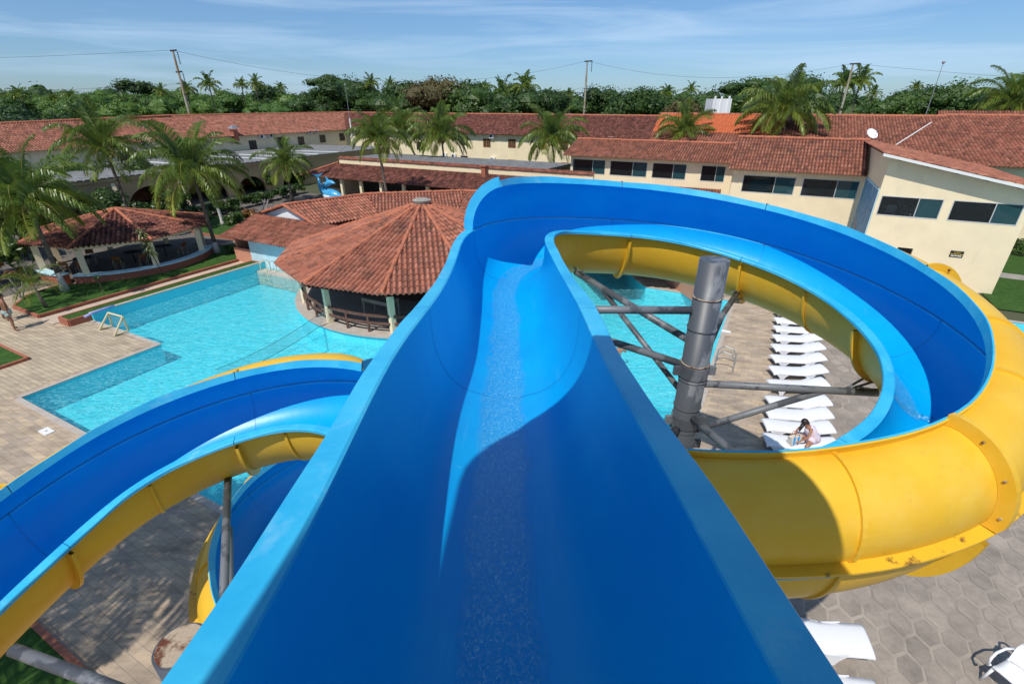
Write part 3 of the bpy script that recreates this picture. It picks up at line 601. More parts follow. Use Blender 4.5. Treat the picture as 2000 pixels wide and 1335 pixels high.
# columns and arms
def column(x, y, zt, r, nm, mtop=None):
    mb = MB(); mb.tube([(x, y, 0), (x, y, zt)], r, 40); c = mb.build(nm, M['steel'], slide, smooth=False)
    c.data.polygons.foreach_set('use_smooth', [len(p.vertices) == 4 for p in c.data.polygons])
    if mtop:
        t = MB(); t.tube([(x, y, zt-.01), (x, y, zt+.012)], r-.02, 32); t.build('column_cap', mtop, c)
    return c
KX, KY = 2.62, 6.11
col = column(KX, KY, 7.68, .188, 'support_column')
rndc = random.Random(5)
for z in (7.18, 6.72, 6.18, 5.92, 5.45, 5.05, 4.62, 4.3):
    mb = MB(); R_ = .192; pts = [Vector((KX+R_*math.cos(2*PI*k/36), KY+R_*math.sin(2*PI*k/36), z+.012*math.sin(2*PI*k/36+rndc.random()))) for k in range(36)]
    mb.tube(pts, .009, 6, closed=True); mb.build('weld_band', M['rust'] if z in (7.18, 6.18) else M['steel'], col)
for z in (6.05, 5.2, 4.75):
    mb = MB(); mb.tube([(KX, KY, z-.09), (KX, KY, z+.09)], .202, 36, cap=True)
    for sgn in (1, -1):
        mb.bar((KX+sgn*.195, KY-.02, z), (KX+sgn*.30, KY-.02, z), .06, .13)
    mb.build('clamp_collar', M['steel'], col)
def kp(z, toward, r=.19):
    d = Vector((toward[0]-KX, toward[1]-KY, 0)).normalized(); return Vector((KX, KY, z))+d*r
def arm(nm, a, b, r=.055):
    mb = MB(); mb.tube([a, b], r, 20); o = mb.build(nm, M['steel'], slide); o.data.polygons.foreach_set('use_smooth', [len(p.vertices) == 4 for p in o.data.polygons]); return o
A1 = aty(1125, 532, 8.6); arm('support_arm', kp(6.45, A1), A1)
A2 = Vector((.52, 6.15, 6.97)); arm('support_arm', kp(6.97, A2), A2)
m1 = A1.lerp(kp(6.45, A1), .26); arm('diagonal_brace', kp(5.62, A1), m1, .045)
A4 = Vector((.35, 7.2, 6.42)); arm('support_arm', kp(6.1, A4), A4)
A5 = aty(1440, 572, 8.2); arm('support_arm', kp(6.35, A5), A5, .05); arm('diagonal_brace', kp(5.75, A5), A5.lerp(kp(6.35, A5), .45), .045)
A6 = aty(1713, 767, 6.0); arm('support_arm', kp(5.82, A6), A6)
arm('diagonal_brace', kp(5.0, A6), A6.lerp(kp(5.82, A6), .30), .05)
A8 = Vector((3.3, 3.6, 5.5)); arm('support_arm', kp(5.32, A8), A8)
A9 = Vector((.6, 4.2, 5.3)); arm('support_arm', kp(5.1, A9), A9)
# small saddles between arms and shell
for P_, s_ in ((A1, 7.75), (A5, 10.25), (A6, 12.35)):
    mb = MB(); p, h, l = spl(s_); fl = p+Vector((0, 0, -.90))
    for e in (-.16, .16): mb.tube([P_.lerp(Vector((KX, KY, P_.z)), .04+abs(e)), fl+l*(e-.1)], .018, 8)
    pts = [P_+Vector((0, 0, .06))+(l*x)+Vector((0, 0, .25*x*x*2)) for x in (-.3, -.2, -.1, 0, .1, .2, .3)]
    mb.tube(pts, .016, 6); mb.build('saddle', M['steel'], slide)
# second column with a rust-eaten cap, carrying the lower turns
QX, QY = -2.74, 2.50
col2 = column(QX, QY, 5.48, .20, 'support_column', M['rust'])
def qp(z, tw): d = Vector((tw[0]-QX, tw[1]-QY, 0)).normalized(); return Vector((QX, QY, z))+d*.19
B1 = aty(446, 918, 5.55); B1b = Vector((-3.0, 3.25, 4.55)); arm('support_arm', qp(4.3, B1), B1, .05); arm('diagonal_brace', qp(3.8, (-4.3, 6)), aty(449, 1030, 4.9), .035)
B2 = aty(25, 1268, 3.05); arm('support_arm', qp(4.25, B2), B2, .06)
for z in (5.0, 4.3, 3.9):
    mb = MB(); mb.tube([(QX, QY, z-.08), (QX, QY, z+.08)], .213, 36); mb.build('clamp_collar', M['steel'], col2)
# chute trestle and launching tower (behind the camera; its canopy throws the round shadow on the chute)
for y in (-1.2, 1.4):
    mb = MB(); mb.tube([(-.55, y, 0), (-.55, y, 7.4)], .07, 12); mb.tube([(.55, y, 0), (.55, y, 7.4)], .07, 12); mb.tube([(-.55, y, 7.35), (.55, y, 7.35)], .06, 12); mb.build('trestle', M['steel'], slide)
tw = empty('launch_tower', (0, -2.2, 0), 0, 'slide launching tower with round canopy behind the viewpoint', 'tower')
mb = MB()
for x in (-1.5, 1.5):
    for y in (-3.6, -1.6): mb.tube([(x, y, 0), (x, y, 10.4)], .08, 12)
mb.build('leg', M['steel'], tw)
mb = MB(); mb.hexa([(-1.7, -3.8, 7.75), (1.7, -3.8, 7.75), (1.7, -1.0, 7.75), (-1.7, -1.0, 7.75), (-1.7, -3.8, 7.9), (1.7, -3.8, 7.9), (1.7, -1.0, 7.9), (-1.7, -1.0, 7.9)]); mb.build('platform', M['concrete'], tw)
# barrel canopy with rounded front corners
TZ = 10.7; vs = []; fs = []; out = []
for cx_, cy_, a0 in ((.42, .40, 0), (-.70, .40, 90), (-.70, -3.3, 180), (.42, -3.3, 270)):
    for k in range(9): a = math.radians(a0+90*k/8); out.append((cx_+.72*math.cos(a), cy_+.74*math.sin(a)))
n = len(out); zc = lambda x: TZ+.5*(1-((x+.14)/1.3)**2)
vs = [Vector((x, y, TZ-.04)) for x, y in out]+[Vector((x*.97-.004, y*.97, zc(x)+.02)) for x, y in out]
fs = [(i, (i+1) % n, n+(i+1) % n, n+i) for i in range(n)]+[tuple(range(n))[::-1]]+[(n+i, n+i+1, n+n-2-i, n+n-1-i) for i in range(n//2-1)]
mesh_obj('canopy', [v-tw.location for v in vs], fs, M['yellow'], tw)
# ---------------------------------------------------------------- roofs of roman tiles
def tile_roof(mb, P, cw=.21, rl=.40, amp=.055, eave=None, nseg=6):
    """P: planar polygon (world). eave = (a, b): two points of the eave, tiles run square to it"""
    a, b = (Vector(eave[0]), Vector(eave[1])) if eave else (Vector(P[0]), Vector(P[1]))
    cx = (b-a).normalized(); nrm = Vector((0, 0, 0))
    for i in range(len(P)): nrm += Vector(P[i]).cross(Vector(P[(i+1) % len(P)]))
    nrm.normalize()
    if nrm.z < 0: nrm = -nrm
    dn = nrm.cross(cx)
    if dn.z > 0: dn = -dn
    pl = [((Vector(p)-a).dot(cx), (Vector(p)-a).dot(dn)) for p in P]
    x0 = min(p[0] for p in pl); x1 = max(p[0] for p in pl); y0 = min(p[1] for p in pl); y1 = max(p[1] for p in pl)
    nx = int(math.ceil((x1-x0)/cw)); ny = int(math.ceil((y1-y0)/rl)); dx = cw/nseg
    def rng(y):           # x-interval of the convex polygon at y
        xs = []
        for i in range(len(pl)):
            (xa, ya), (xb, yb) = pl[i], pl[(i+1) % len(pl)]
            if abs(ya-yb) < 1e-9:
                if abs(ya-y) < 1e-6: xs += [xa, xb]
                continue
            t = (y-ya)/(yb-ya)
            if -1e-6 <= t <= 1+1e-6: xs.append(xa+(xb-xa)*t)
        return (min(xs), max(xs)) if xs else None
    ncap = nseg-2 if nseg > 5 else nseg-1
    ph = [amp*1.5*(math.sin(PI*k/ncap)**.6) if k < ncap else 0. for k in range(nseg)]
    V = mb.v; F = mb.f; U = mb.uv
    rd = random.Random(int(abs(x1*13+y1*7))+3)
    for r in range(ny):
        ya = y1-(ny-r)*rl; yb = ya+rl
        if yb <= y0+.02: continue
        ya = max(ya, y0)
        mid = rng(min(max((ya+yb)/2, y0+1e-4), y1-1e-4))
        if mid is None: continue
        ka = int(math.floor((mid[0]-x0)/dx)); kb = int(math.ceil((mid[1]-x0)/dx))
        wob = {}
        row = []
        for k in range(ka, kb+1):
            x = min(max(x0+k*dx, mid[0]), mid[1]); c = k//nseg
            if c not in wob: wob[c] = (rd.uniform(-.012, .012), rd.uniform(0, .010))
            h = ph[k % nseg]
            row.append((x, h, wob[c]))
        base = len(V)
        for x, h, wb_ in row:
            V.append(a+cx*(x+wb_[0]*.3)+dn*ya+nrm*(h*.86)); V.append(a+cx*(x+wb_[0]*.3)+dn*(yb+wb_[0])+nrm*(h+.022+wb_[1])); V.append(a+cx*(x+wb_[0]*.3)+dn*(yb+wb_[0])+nrm*(h*.86-.012))
        for i in range(len(row)-1):
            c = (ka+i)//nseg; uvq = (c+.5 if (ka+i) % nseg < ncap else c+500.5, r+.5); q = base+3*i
            F.append((q, q+1, q+4, q+3)); U += [uvq]*4
            F.append((q+1, q+2, q+5, q+4)); U += [uvq]*4
    return mb
def ridge(mb, a, b, r=.11, lift=.05):
    a = Vector(a); b = Vector(b); n = max(1, int((b-a).length/.42)); rd = random.Random(n)
    for i in range(n):
        p = a.lerp(b, i/n); q = a.lerp(b, (i+1.12)/n); dz = Vector((0, 0, lift+rd.uniform(-.01, .01)))
        mb.tube([p+dz, q+dz+Vector((0, 0, .018))], r*.86, 8, cap=True, r1=r)
    return mb
def finish_tile(mb, name, m, parent): return mb.build(name, m, parent, uv=True)
def wall_u(mb, v0, v1, u0, u1, z0, ztop, holes=(), f=None):
    """wall along u, between v0 and v1 (thickness), with openings (ua, ub, za, zb); ztop may be a function of u"""
    f = f or W; zt = ztop if callable(ztop) else (lambda u: ztop)
    xs = sorted(set([u0, u1]+[h[0] for h in holes]+[h[1] for h in holes]))
    for a, b in zip(xs[:-1], xs[1:]):
        hs = sorted([h for h in holes if h[0] <= a+1e-6 and h[1] >= b-1e-6], key=lambda h: h[2]); z = z0
        for h in hs+[None]:
            e = h[2] if h else None
            ta = zt(a) if e is None else e; tb = zt(b) if e is None else e
            if ta-z > .005: mb.hexa([f(a, v0, z), f(b, v0, z), f(b, v1, z), f(a, v1, z), f(a, v0, ta), f(b, v0, tb), f(b, v1, tb), f(a, v1, ta)])
            if h: z = h[3]
    return mb
def swap(u, v, z=0.): return W(v, u, z)      # the same builders for walls that run along v
def slide_window(parent, ua, ub, va, za, zb, m='glass', f=None, bars=1, curtain=False, outward=-1):
    """frame, panes; va = outer wall face; outward = sign of the outside direction"""
    f = f or W; fr = MB(); o = outward; t = .045
    v0, v1 = sorted((va+o*.012, va-o*.06))
    for a, b, c, d in ((ua, ub, zb-t, zb), (ua, ub, za, za+t), (ua, ua+t, za+t, zb-t), (ub-t, ub, za+t, zb-t)): fr.box(a, b, v0, v1, c, d, f)
    for k in range(bars):
        x = ua+(ub-ua)*(.62 if bars == 1 else (k+1)/(bars+1)); fr.box(x-.02, x+.02, v0+.004, v1-.004, za+t, zb-t, f)
    w_ = fr.build('window', M['frame'], parent)
    x = ua+(ub-ua)*.62; vv = va-o*.03
    for a, b, mm in ((ua+t, x-.022, m), (x+.022, ub-t, 'glass2')): pn = MB(); pn.box(a, b, vv-.006, vv+.006, za+t, zb-t, f); pn.build('pane', M[mm], w_)
    return w_
def small_window(parent, ua, ub, va, za, zb, f=None, outward=-1, m='wood', open_=False):
    f = f or W; o = outward; fr = MB(); t = .09; v0, v1 = sorted((va+o*.05, va+o*.002))
    for a, b, c, d in ((ua, ub, zb-t, zb), (ua, ub, za, za+t), (ua, ua+t, za+t, zb-t), (ub-t, ub, za+t, zb-t), ((ua+ub)/2-.06, (ua+ub)/2+.06, za+t, zb-t)): fr.box(a, b, v0, v1, c, d, f)
    n = 3
    for k in range(1, n): z = za+(zb-za)*k/n; fr.box(ua+t, (ua+ub)/2-.06, v0+.01, v1-.003, z-.025, z+.025, f); fr.box((ua+ub)/2+.06, ub-t, v0+.01, v1-.003, z-.025, z+.025, f)
    for q in (.27, .73): x = ua+(ub-ua)*q; fr.box(x-.022, x+.022, v0+.013, v1-.004, za+t, zb-t, f)
    w_ = fr.build('window', M[m], parent); pn = MB(); vv = va+o*.012; pn.box(ua+t, ub-t, vv-.005, vv+.005, za+t, zb-t, f); pn.build('pane', M['glass'], w_)
# ---- left wing and back wing: two-storey, tiled
def acs(name_root=None): pass
lw = empty('guest_wing', W(-71, 45), 0, 'long two-storey guest wing on the left with sunlit orange tile roof', 'building')
mb = MB(); wall_u(mb, -71.0, -71.25, 12, 71.2, 0, lambda u: 5.2-.3*max(0, (44-u)/32), (), swap); mb.box(-83, -82.7, 12, 78, 0, 4.6); mb.build('wall', M['wall'], lw)
T = MB(); tile_roof(T, [W(-70.3, 44, 5.12), W(-70.3, 70.3, 5.08), W(-76.6, 76.6, 7.73), W(-76.6, 44, 7.80)], cw=.27, rl=.46, amp=.07, nseg=4); tile_roof(T, [W(-70.3, 11, 4.66), W(-70.3, 44, 5.12), W(-76.6, 44, 7.80), W(-76.6, 11, 7.02)], cw=.27, rl=.46, amp=.07, nseg=4); ro = finish_tile(T, 'roof', M['tile_left'], lw)
r = MB(); ridge(r, W(-76.6, 11, 7.04), W(-76.6, 44, 7.82), .14); ridge(r, W(-76.6, 44, 7.80), W(-76.6, 76.6, 7.73), .14); r.build('ridge', M['ridge'], ro)
r = MB(); tile_roof(r, [W(-83.5, 11, 5.08), W(-83.5, 83, 5.08), W(-76.6, 76.6, 7.70), W(-76.6, 11, 6.95)], cw=.5, rl=.8, nseg=3); finish_tile(r, 'roof', M['tile_left'], lw)
for x, y in ((494, 283), (549, 276), (588, 275), (630, 271), (668, 268), (330, 296), (244, 305)):
    c = UV(atu(x, y, -71)); small_window(lw, c[1]-.62, c[1]+.62, -71.0, c[2]-.6, c[2]+.62, swap, 1, 'darkwood')
bw_ = empty('guest_wing', W(-30, 71), 0, 'two-storey guest wing across the back with dark red tile roof', 'building')
mb = MB(); wall_u(mb, 71.0, 71.3, -71.2, -12, 0, 5.2); mb.box(-12.3, -12, 71.3, 82, 0, 5.2); mb.build('wall', M['wall'], bw_)
T = MB(); tile_roof(T, [W(-70.3, 70.3, 5.08), W(-11.4, 70.3, 5.08), W(-11.4, 76.6, 7.73), W(-76.6, 76.6, 7.73)], cw=.27, rl=.46, amp=.07, nseg=4); ro = finish_tile(T, 'roof', M['tile_dark'], bw_)
r = MB(); ridge(r, W(-76.6, 76.6, 7.73), W(-11.4, 76.6, 7.73), .14); r.build('ridge', M['ridge'], ro)
r = MB(); tile_roof(r, [W(-83.5, 83, 5.08), W(-11.4, 83, 5.08), W(-11.4, 76.6, 7.73), W(-76.6, 76.6, 7.73)], cw=.5, rl=.8, nseg=3); finish_tile(r, 'roof', M['tile_dark'], bw_)
for x, y in ((820, 285), (907, 275), (951, 279), (1000, 280), (700, 262), (1060, 283), (1102, 284), (951, 318.5), (1000, 320), (1048, 324), (907, 312), (820, 313), (868, 312), (1104, 326), (1140, 287)):
    c = UV(atv(x, y, 71)); small_window(bw_, c[0]-.66, c[0]+.66, 71.0, c[2]-.62, c[2]+.62, None, -1, 'wood' if x > 930 else 'darkwood')
# ---- air conditioners on those walls
ac0 = None
def ac(f, a, va, z, o, label):
    global ac0
    mb = MB(); v0, v1 = sorted((va+o*.06, va+o*.38)); c = f(a, va, z)
    root = empty('air_conditioner', c, 0, label, 'air conditioner', 'air conditioners under the eaves')
    mb.box(a-.42, a+.42, v0, v1, z-.29, z+.29, f); body = mb.build('casing', M['plastic'], root)
    g = MB(); ctr = f(a-.12, va+o*.385, z); nn = (f(a, va+o, z)-f(a, va, z)).normalized(); g.tube([ctr, ctr+nn*.012], .21, 16); g.build('fan_grille', M['black'], root)
    b = MB(); b.box(a-.36, a-.30, *sorted((va+o*.004, va+o*.36)), z-.34, z-.295, f); b.box(a+.30, a+.36, *sorted((va+o*.004, va+o*.36)), z-.34, z-.295, f)
    for i, rng_ in enumerate(((-.36, -.30), (.30, .36))):
        q = MB(); q.box(a+rng_[0], a+rng_[1], *sorted((va+o*.004, va+o*.36)), z-.34, z-.292, f); q.build('bracket', M['galv'], root)
AL = ['left of the first pair over the dark windows', 'right of the first pair over the dark windows', 'left of the second pair near the corner', 'right of the second pair near the corner', 'alone in the inner corner of the wings', 'behind the fronds of the leaning palm']
for (x, y), l in zip(((512, 267), (530, 265), (606, 258), (618, 257), (678, 254), (281, 284)), AL): c = UV(atu(x, y, -70.7)); ac(swap, c[1], -71.0, c[2], 1, 'white air conditioner on left wing, '+l)
for (x, y), l in zip(((962, 266), (964, 311), (870, 303), (888, 304), (1196, 271)), ('under the eave above a wooden window', 'low on the sunlit wall between windows', 'low and left, behind the palm fronds', 'low and right, behind the palm fronds', 'under the eave beside the long tiled roof')): c = UV(atv(x, y, 71)); ac(W, c[0], 71.0, c[2], -1, 'white air conditioner on back wing, '+l)
# ---- chimney-like vent on left wing roof
c = aty(458, 262, 76); vt = empty('roof_vent', c, 0, 'square metal roof vent with hood at the eave of the left wing', 'roof vent'); 
mb = MB(); ff = lambda u, v, z: c+E1*u+E2*v+Vector((0, 0, z)); mb.box(-.35, .35, -.35, .35, -.9, .55, ff); mb.build('shaft', M['brickwall'], vt)
mb = MB(); mb.hexa([ff(-.6, -.6, .75), ff(.6, -.6, .75), ff(.6, .6, .75), ff(-.6, .6, .75), ff(-.12, -.12, 1.15), ff(.12, -.12, 1.15), ff(.12, .12, 1.15), ff(-.12, .12, 1.15)]); mb.box(-.3, -.24, -.3, -.24, .55, .76, ff); mb.box(.24, .3, .24, .3, .55, .76, ff); mb.build('hood', M['galv'], vt)
# ---- arcade block in front of the left wing: arches below, sheet roof above
ab = empty('arcade', W(-54, 35), 0, 'ochre arcade with round arches and grey sheet roof before left wing', 'building')
AU = -53.6; mb = MB(); arches = [(12.5, 17.0), (18.6, 23.1), (24.7, 29.2), (30.2, 34.7), (36.0, 39.6), (42.0, 45.0)]
def arch_wall(mb, holes, v0, v1, zt, zs):
    """wall along v at u = AU..AU-.35 with half-round openings"""
    vals = v0
    for a, b in holes:
        mb.box(AU-.35, AU, vals, a, 0, zt); r_ = (b-a)/2; c_ = (a+b)/2; n = 14
        for k in range(n):
            t0, t1 = PI-PI*k/n, PI-PI*(k+1)/n
            va, vb = c_+r_*math.cos(t0), c_+r_*math.cos(t1); za, zb = zs+r_*math.sin(t0)*.86, zs+r_*math.sin(t1)*.86
            mb.hexa([W(AU-.35, va, za), W(AU, va, za), W(AU, vb, zb), W(AU-.35, vb, zb), W(AU-.35, va, zt), W(AU, va, zt), W(AU, vb, zt), W(AU-.35, vb, zt)])
        vals = b
    mb.box(AU-.35, AU, vals, v1, 0, zt)
arch_wall(mb, arches, 8, 62, 3.05, .35); mb.build('arched_wall', M['wall2'], ab)
mb = MB(); mb.box(AU-.45, AU+.12, 8, 62, 3.055, 3.35); mb.build('fascia', M['wall2'], ab)
mb = MB(); mb.box(-60.3, -60, 8, 62, 0, 3.0); mb.build('back_wall', M['pink'], ab)
mb = MB(); f0 = lambda v, z: 0
for k in range(90):
    v = 8+54*k/90; dv = .6; z0, z1 = 3.40, 3.12
    mb.hexa([W(AU+.2, v, z0-.04), W(AU+.2, v+dv, z0-.04), W(-70.9, v+dv, z1-.04), W(-70.9, v, z1-.04), W(AU+.2, v+.1, z0+.05), W(AU+.2, v+dv-.1, z0+.05), W(-70.9, v+dv-.1, z1+.05), W(-70.9, v+.1, z1+.05)])
mb.build('sheet_roof', M['flatroof'], ab)
for v in (41, 44.2, 47.8, 51.2, 33.5):
    mb = MB(); mb.hexa([W(AU+.1, v, 3.46), W(AU+.1, v+.55, 3.46), W(-66, v+.55, 3.24), W(-66, v, 3.24), W(AU+.1, v, 3.49), W(AU+.1, v+.55, 3.49), W(-66, v+.55, 3.27), W(-66, v, 3.27)]); mb.build('clear_sheet', M['clear'], ab)
for v in (17.8, 23.9, 29.7):
    mb = MB(); mb.hexa([W(AU+.01, v-.15, 0), W(AU+1.0, v-.15, 0), W(AU+1.0, v+.15, 0), W(AU+.01, v+.15, 0), W(AU+.01, v-.15, 2.9), W(AU+.14, v-.15, 2.9), W(AU+.14, v+.15, 2.9), W(AU+.01, v+.15, 2.9)]); mb.build('buttress', M['wall'], ab)
# ---- gallery with dark tile roof and parapet
ga = empty('gallery', W(-30, 41), 0, 'long low gallery with mossy dark tile roof and cream posts', 'building')
T = MB(); tile_roof(T, [W(-46.4, 38.7, 2.32), W(-14.5, 38.7, 2.32), W(-14.5, 41.7, 3.42), W(-43.6, 41.7, 3.42)], cw=.21, rl=.4); ro = finish_tile(T, 'roof', M['tile_dark'], ga)
T = MB(); tile_roof(T, [W(-46.4, 44, 2.32), W(-46.4, 38.7, 2.32), W(-43.6, 41.7, 3.50), W(-43.6, 44, 3.50)], cw=.21, rl=.4, eave=(W(-46.4, 44, 2.32), W(-46.4, 38.7, 2.32))); finish_tile(T, 'roof', M['tile_dark'], ga)
r = MB(); ridge(r, W(-46.4, 38.7, 2.32), W(-43.6, 41.7, 3.50), .1); r.build('ridge', M['ridge'], ro)
mb = MB(); mb.box(-43.4, -14, 41.72, 42.0, 2.4, 3.90); mb.build('parapet', M['wall'], ga)
T = MB(); tile_roof(T, [W(-43.6, 41.64, 3.90), W(-14, 41.64, 3.90), W(-14, 42.3, 4.10), W(-43.6, 42.3, 4.10)], cw=.21, rl=.42); finish_tile(T, 'parapet_tiles', M['tile_mid'], ga)
mb = MB(); mb.hexa([W(-43.4, 42.3, 3.7), W(-19.2, 42.3, 3.7), W(-19.2, 50, 3.7), W(-43.4, 50, 3.7), W(-43.4, 42.3, 3.98), W(-19.2, 42.3, 3.98), W(-19.2, 50, 3.85), W(-43.4, 50, 3.85)]); mb.build('flat_roof', M['flatroof'], ga)
mb = MB(); mb.box(-43.4, -19.2, 49.7, 50, 0, 3.69); mb.box(-45.4, -45.15, 40.6, 50, 0, 2.7); mb.box(-45.15, -42.2, 40.6, 40.85, 0, .95); mb.box(-42.4, -42.2, 40.85, 43.5, 0, 2.6); mb.build('wall', M['wall'], ga)
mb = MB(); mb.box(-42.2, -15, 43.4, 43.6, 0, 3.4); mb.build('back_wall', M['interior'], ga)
mb = MB(); mb.box(-45, -14, 38.9, 43.4, 0.001, .06); mb.build('floor', M['concrete'], ga)
for u in (-43.6, -40.9, -38.2, -35.5, -32.6, -29.7, -26.8, -23.9, -21): mb = MB(); mb.box(u-.14, u+.14, 39.1, 39.38, .06, 2.34); mb.build('post', M['wall'], ga)
c = UV(aty(903, 336, 48)); mb = MB(); mb.box(-24.9, -24.45, 41.3, 41.7, 3.3, 4.1); chm = mb.build('chimney', M['brickwall'], ga)
mb = MB(); mb.box(-25.0, -24.35, 41.2, 41.8, 4.12, 4.2); mb.build('chimney_cap', M['brickwall'], chm)
# ---- restaurant buildings on the right
def interior(parent, u0, u1, v0, v1, z0, z1):
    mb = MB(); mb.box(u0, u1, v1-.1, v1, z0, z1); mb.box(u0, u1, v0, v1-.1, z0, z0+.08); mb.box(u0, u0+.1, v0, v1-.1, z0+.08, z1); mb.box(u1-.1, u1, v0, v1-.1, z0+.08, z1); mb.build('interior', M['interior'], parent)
rl_ = empty('dining_hall', W(-10, 44), 0, 'low cream dining hall with wide glass windows, long roof, behind the slide', 'building')
def hz(px, v): return UV(atv(px[0], px[1], v))[0]
LV = 44.0; wins = []
for a, b in ((1117, 1184), (1190, 1266), (1273, 1343), (1369, 1420)):
    wins.append((UV(atv(a+1, 330, LV))[0], UV(atv(b-2, 330, LV))[0], 3.72, 4.95))
mb = MB(); wall_u(mb, LV, LV+.25, -17.0, -3.0, 0, 5.25, wins); mb.box(-17.0, -16.75, LV+.25, 50, 0, 5.25); mb.build('wall', M['wall'], rl_)
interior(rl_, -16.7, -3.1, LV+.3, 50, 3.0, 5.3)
for i, w_ in enumerate(wins): slide_window(rl_, w_[0], w_[1], LV, w_[2], w_[3])
T = MB(); tile_roof(T, [W(-17.6, 43.35, 5.22), W(-2.5, 43.35, 5.22), W(-2.5, 47, 6.38), W(-17.6, 47, 6.38)]); ro = finish_tile(T, 'roof', M['tile_mid'], rl_)
T = MB(); tile_roof(T, [W(-17.6, 50.6, 5.22), W(-2.5, 50.6, 5.22), W(-2.5, 47, 6.38), W(-17.6, 47, 6.38)]); finish_tile(T, 'roof', M['tile_mid'], rl_)
r = MB(); ridge(r, W(-17.6, 47, 6.38), W(-2.9, 47, 6.38)); r.build('ridge', M['ridge'], ro)
T = MB(); tile_roof(T, [W(-9.5, 42.3, 2.5), W(-3.9, 42.3, 2.5), W(-3.9, 43.98, 3.15), W(-9.5, 43.98, 3.15)]); finish_tile(T, 'lean_to_roof', M['tile_mid'], rl_)
rm = empty('dining_hall', W(1, 41), 0, 'taller cream dining hall in the middle with steep weathered tile roof', 'building')
MV = 40.8; wins = [(UV(atv(1449, 360, MV))[0], UV(atv(1552, 365, MV))[0], 3.58, 4.78), (UV(atv(1565, 367, MV))[0], UV(atv(1676, 370, MV))[0], 3.58, 4.78)]
mb = MB(); wall_u(mb, MV, MV+.25, -3.0, 5.2, 0, 5.15, wins); mb.box(-3.0, -2.75, MV+.25, 47, 0, 5.3); mb.build('wall', M['wall'], rm)
interior(rm, -2.7, 5.1, MV+.3, 46, 3.0, 5.2)
for w_ in wins: slide_window(rm, w_[0], w_[1], MV, w_[2], w_[3])
T = MB(); tile_roof(T, [W(-3.35, 40.15, 5.15), W(5.05, 40.15, 5.15), W(5.05, 43.8, 7.10), W(-3.35, 43.8, 7.10)]); ro = finish_tile(T, 'roof', M['tile_mid'], rm)
T = MB(); tile_roof(T, [W(-3.35, 47.5, 5.15), W(5.05, 47.5, 5.15), W(5.05, 43.8, 7.10), W(-3.35, 43.8, 7.10)]); finish_tile(T, 'roof', M['tile_mid'], rm)
r = MB(); ridge(r, W(-3.35, 43.8, 7.10), W(5.05, 43.8, 7.10)); r.build('ridge', M['ridge'], ro)
rr = empty('dining_hall', W(8.5, 34.6), 0, 'cream building at right with sloping tile roof and white chairs inside', 'building')
RV = 34.6; zt = lambda u: 6.78-.205*(u-5.2)
wins = [(5.36, 8.18, 3.74, 4.82), (8.57, 11.46, 3.74, 4.82), (6.9, 7.62, 1.25, 2.05)]
mb = MB(); wall_u(mb, RV, RV+.25, 5.2, 11.72, 0, zt, wins)
mb.hexa([W(5.2, RV+.25, 0), W(5.45, RV+.25, 0), W(5.45, 47, 0), W(5.2, 47, 0), W(5.2, RV+.25, 6.77), W(5.45, RV+.25, 6.77), W(5.45, 47, 6.77), W(5.2, 47, 6.77)])
mb.box(11.47, 11.72, RV+.25, 44, 0, 5.4); mb.build('wall', M['wall'], rr)
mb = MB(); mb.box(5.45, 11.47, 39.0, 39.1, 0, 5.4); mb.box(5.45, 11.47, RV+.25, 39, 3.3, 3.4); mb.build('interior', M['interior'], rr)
for w_ in wins[:2]: slide_window(rr, w_[0], w_[1], RV, w_[2], w_[3])
mb = MB(); mb.box(6.85, 7.67, 34.8, 34.86, 1.2, 2.1); mb.build('hatch', M['black'], rr)
A_, B_ = 4.75, 12.5; zr = lambda u: 6.98-.205*(u-5.2)
T = MB(); tile_roof(T, [W(B_, 47, zr(B_)), W(B_, 34.0, zr(B_)), W(A_, 34.0, zr(A_)), W(A_, 47, zr(A_))], eave=(W(B_, 47, zr(B_)), W(B_, 34.0, zr(B_)))); ro = finish_tile(T, 'roof', M['tile_mid'], rr)
mb = MB(); mb.hexa([W(A_, 33.97, zr(A_)-.16), W(B_, 33.97, zr(B_)-.16), W(B_, 34.03, zr(B_)-.16), W(A_, 34.03, zr(A_)-.16), W(A_, 33.97, zr(A_)-.02), W(B_, 33.97, zr(B_)-.02), W(B_, 34.03, zr(B_)-.02), W(A_, 34.03, zr(A_)-.02)]); mb.build('fascia', M['trim'], rr)
for u in (5.6, 6.9, 8.2, 9.5, 10.8): mb = MB(); mb.box(u-.05, u+.05, 34.04, 34.58, zr(u)-.20, zr(u)-.06); mb.build('rafter_end', M['darkwood'], rr)
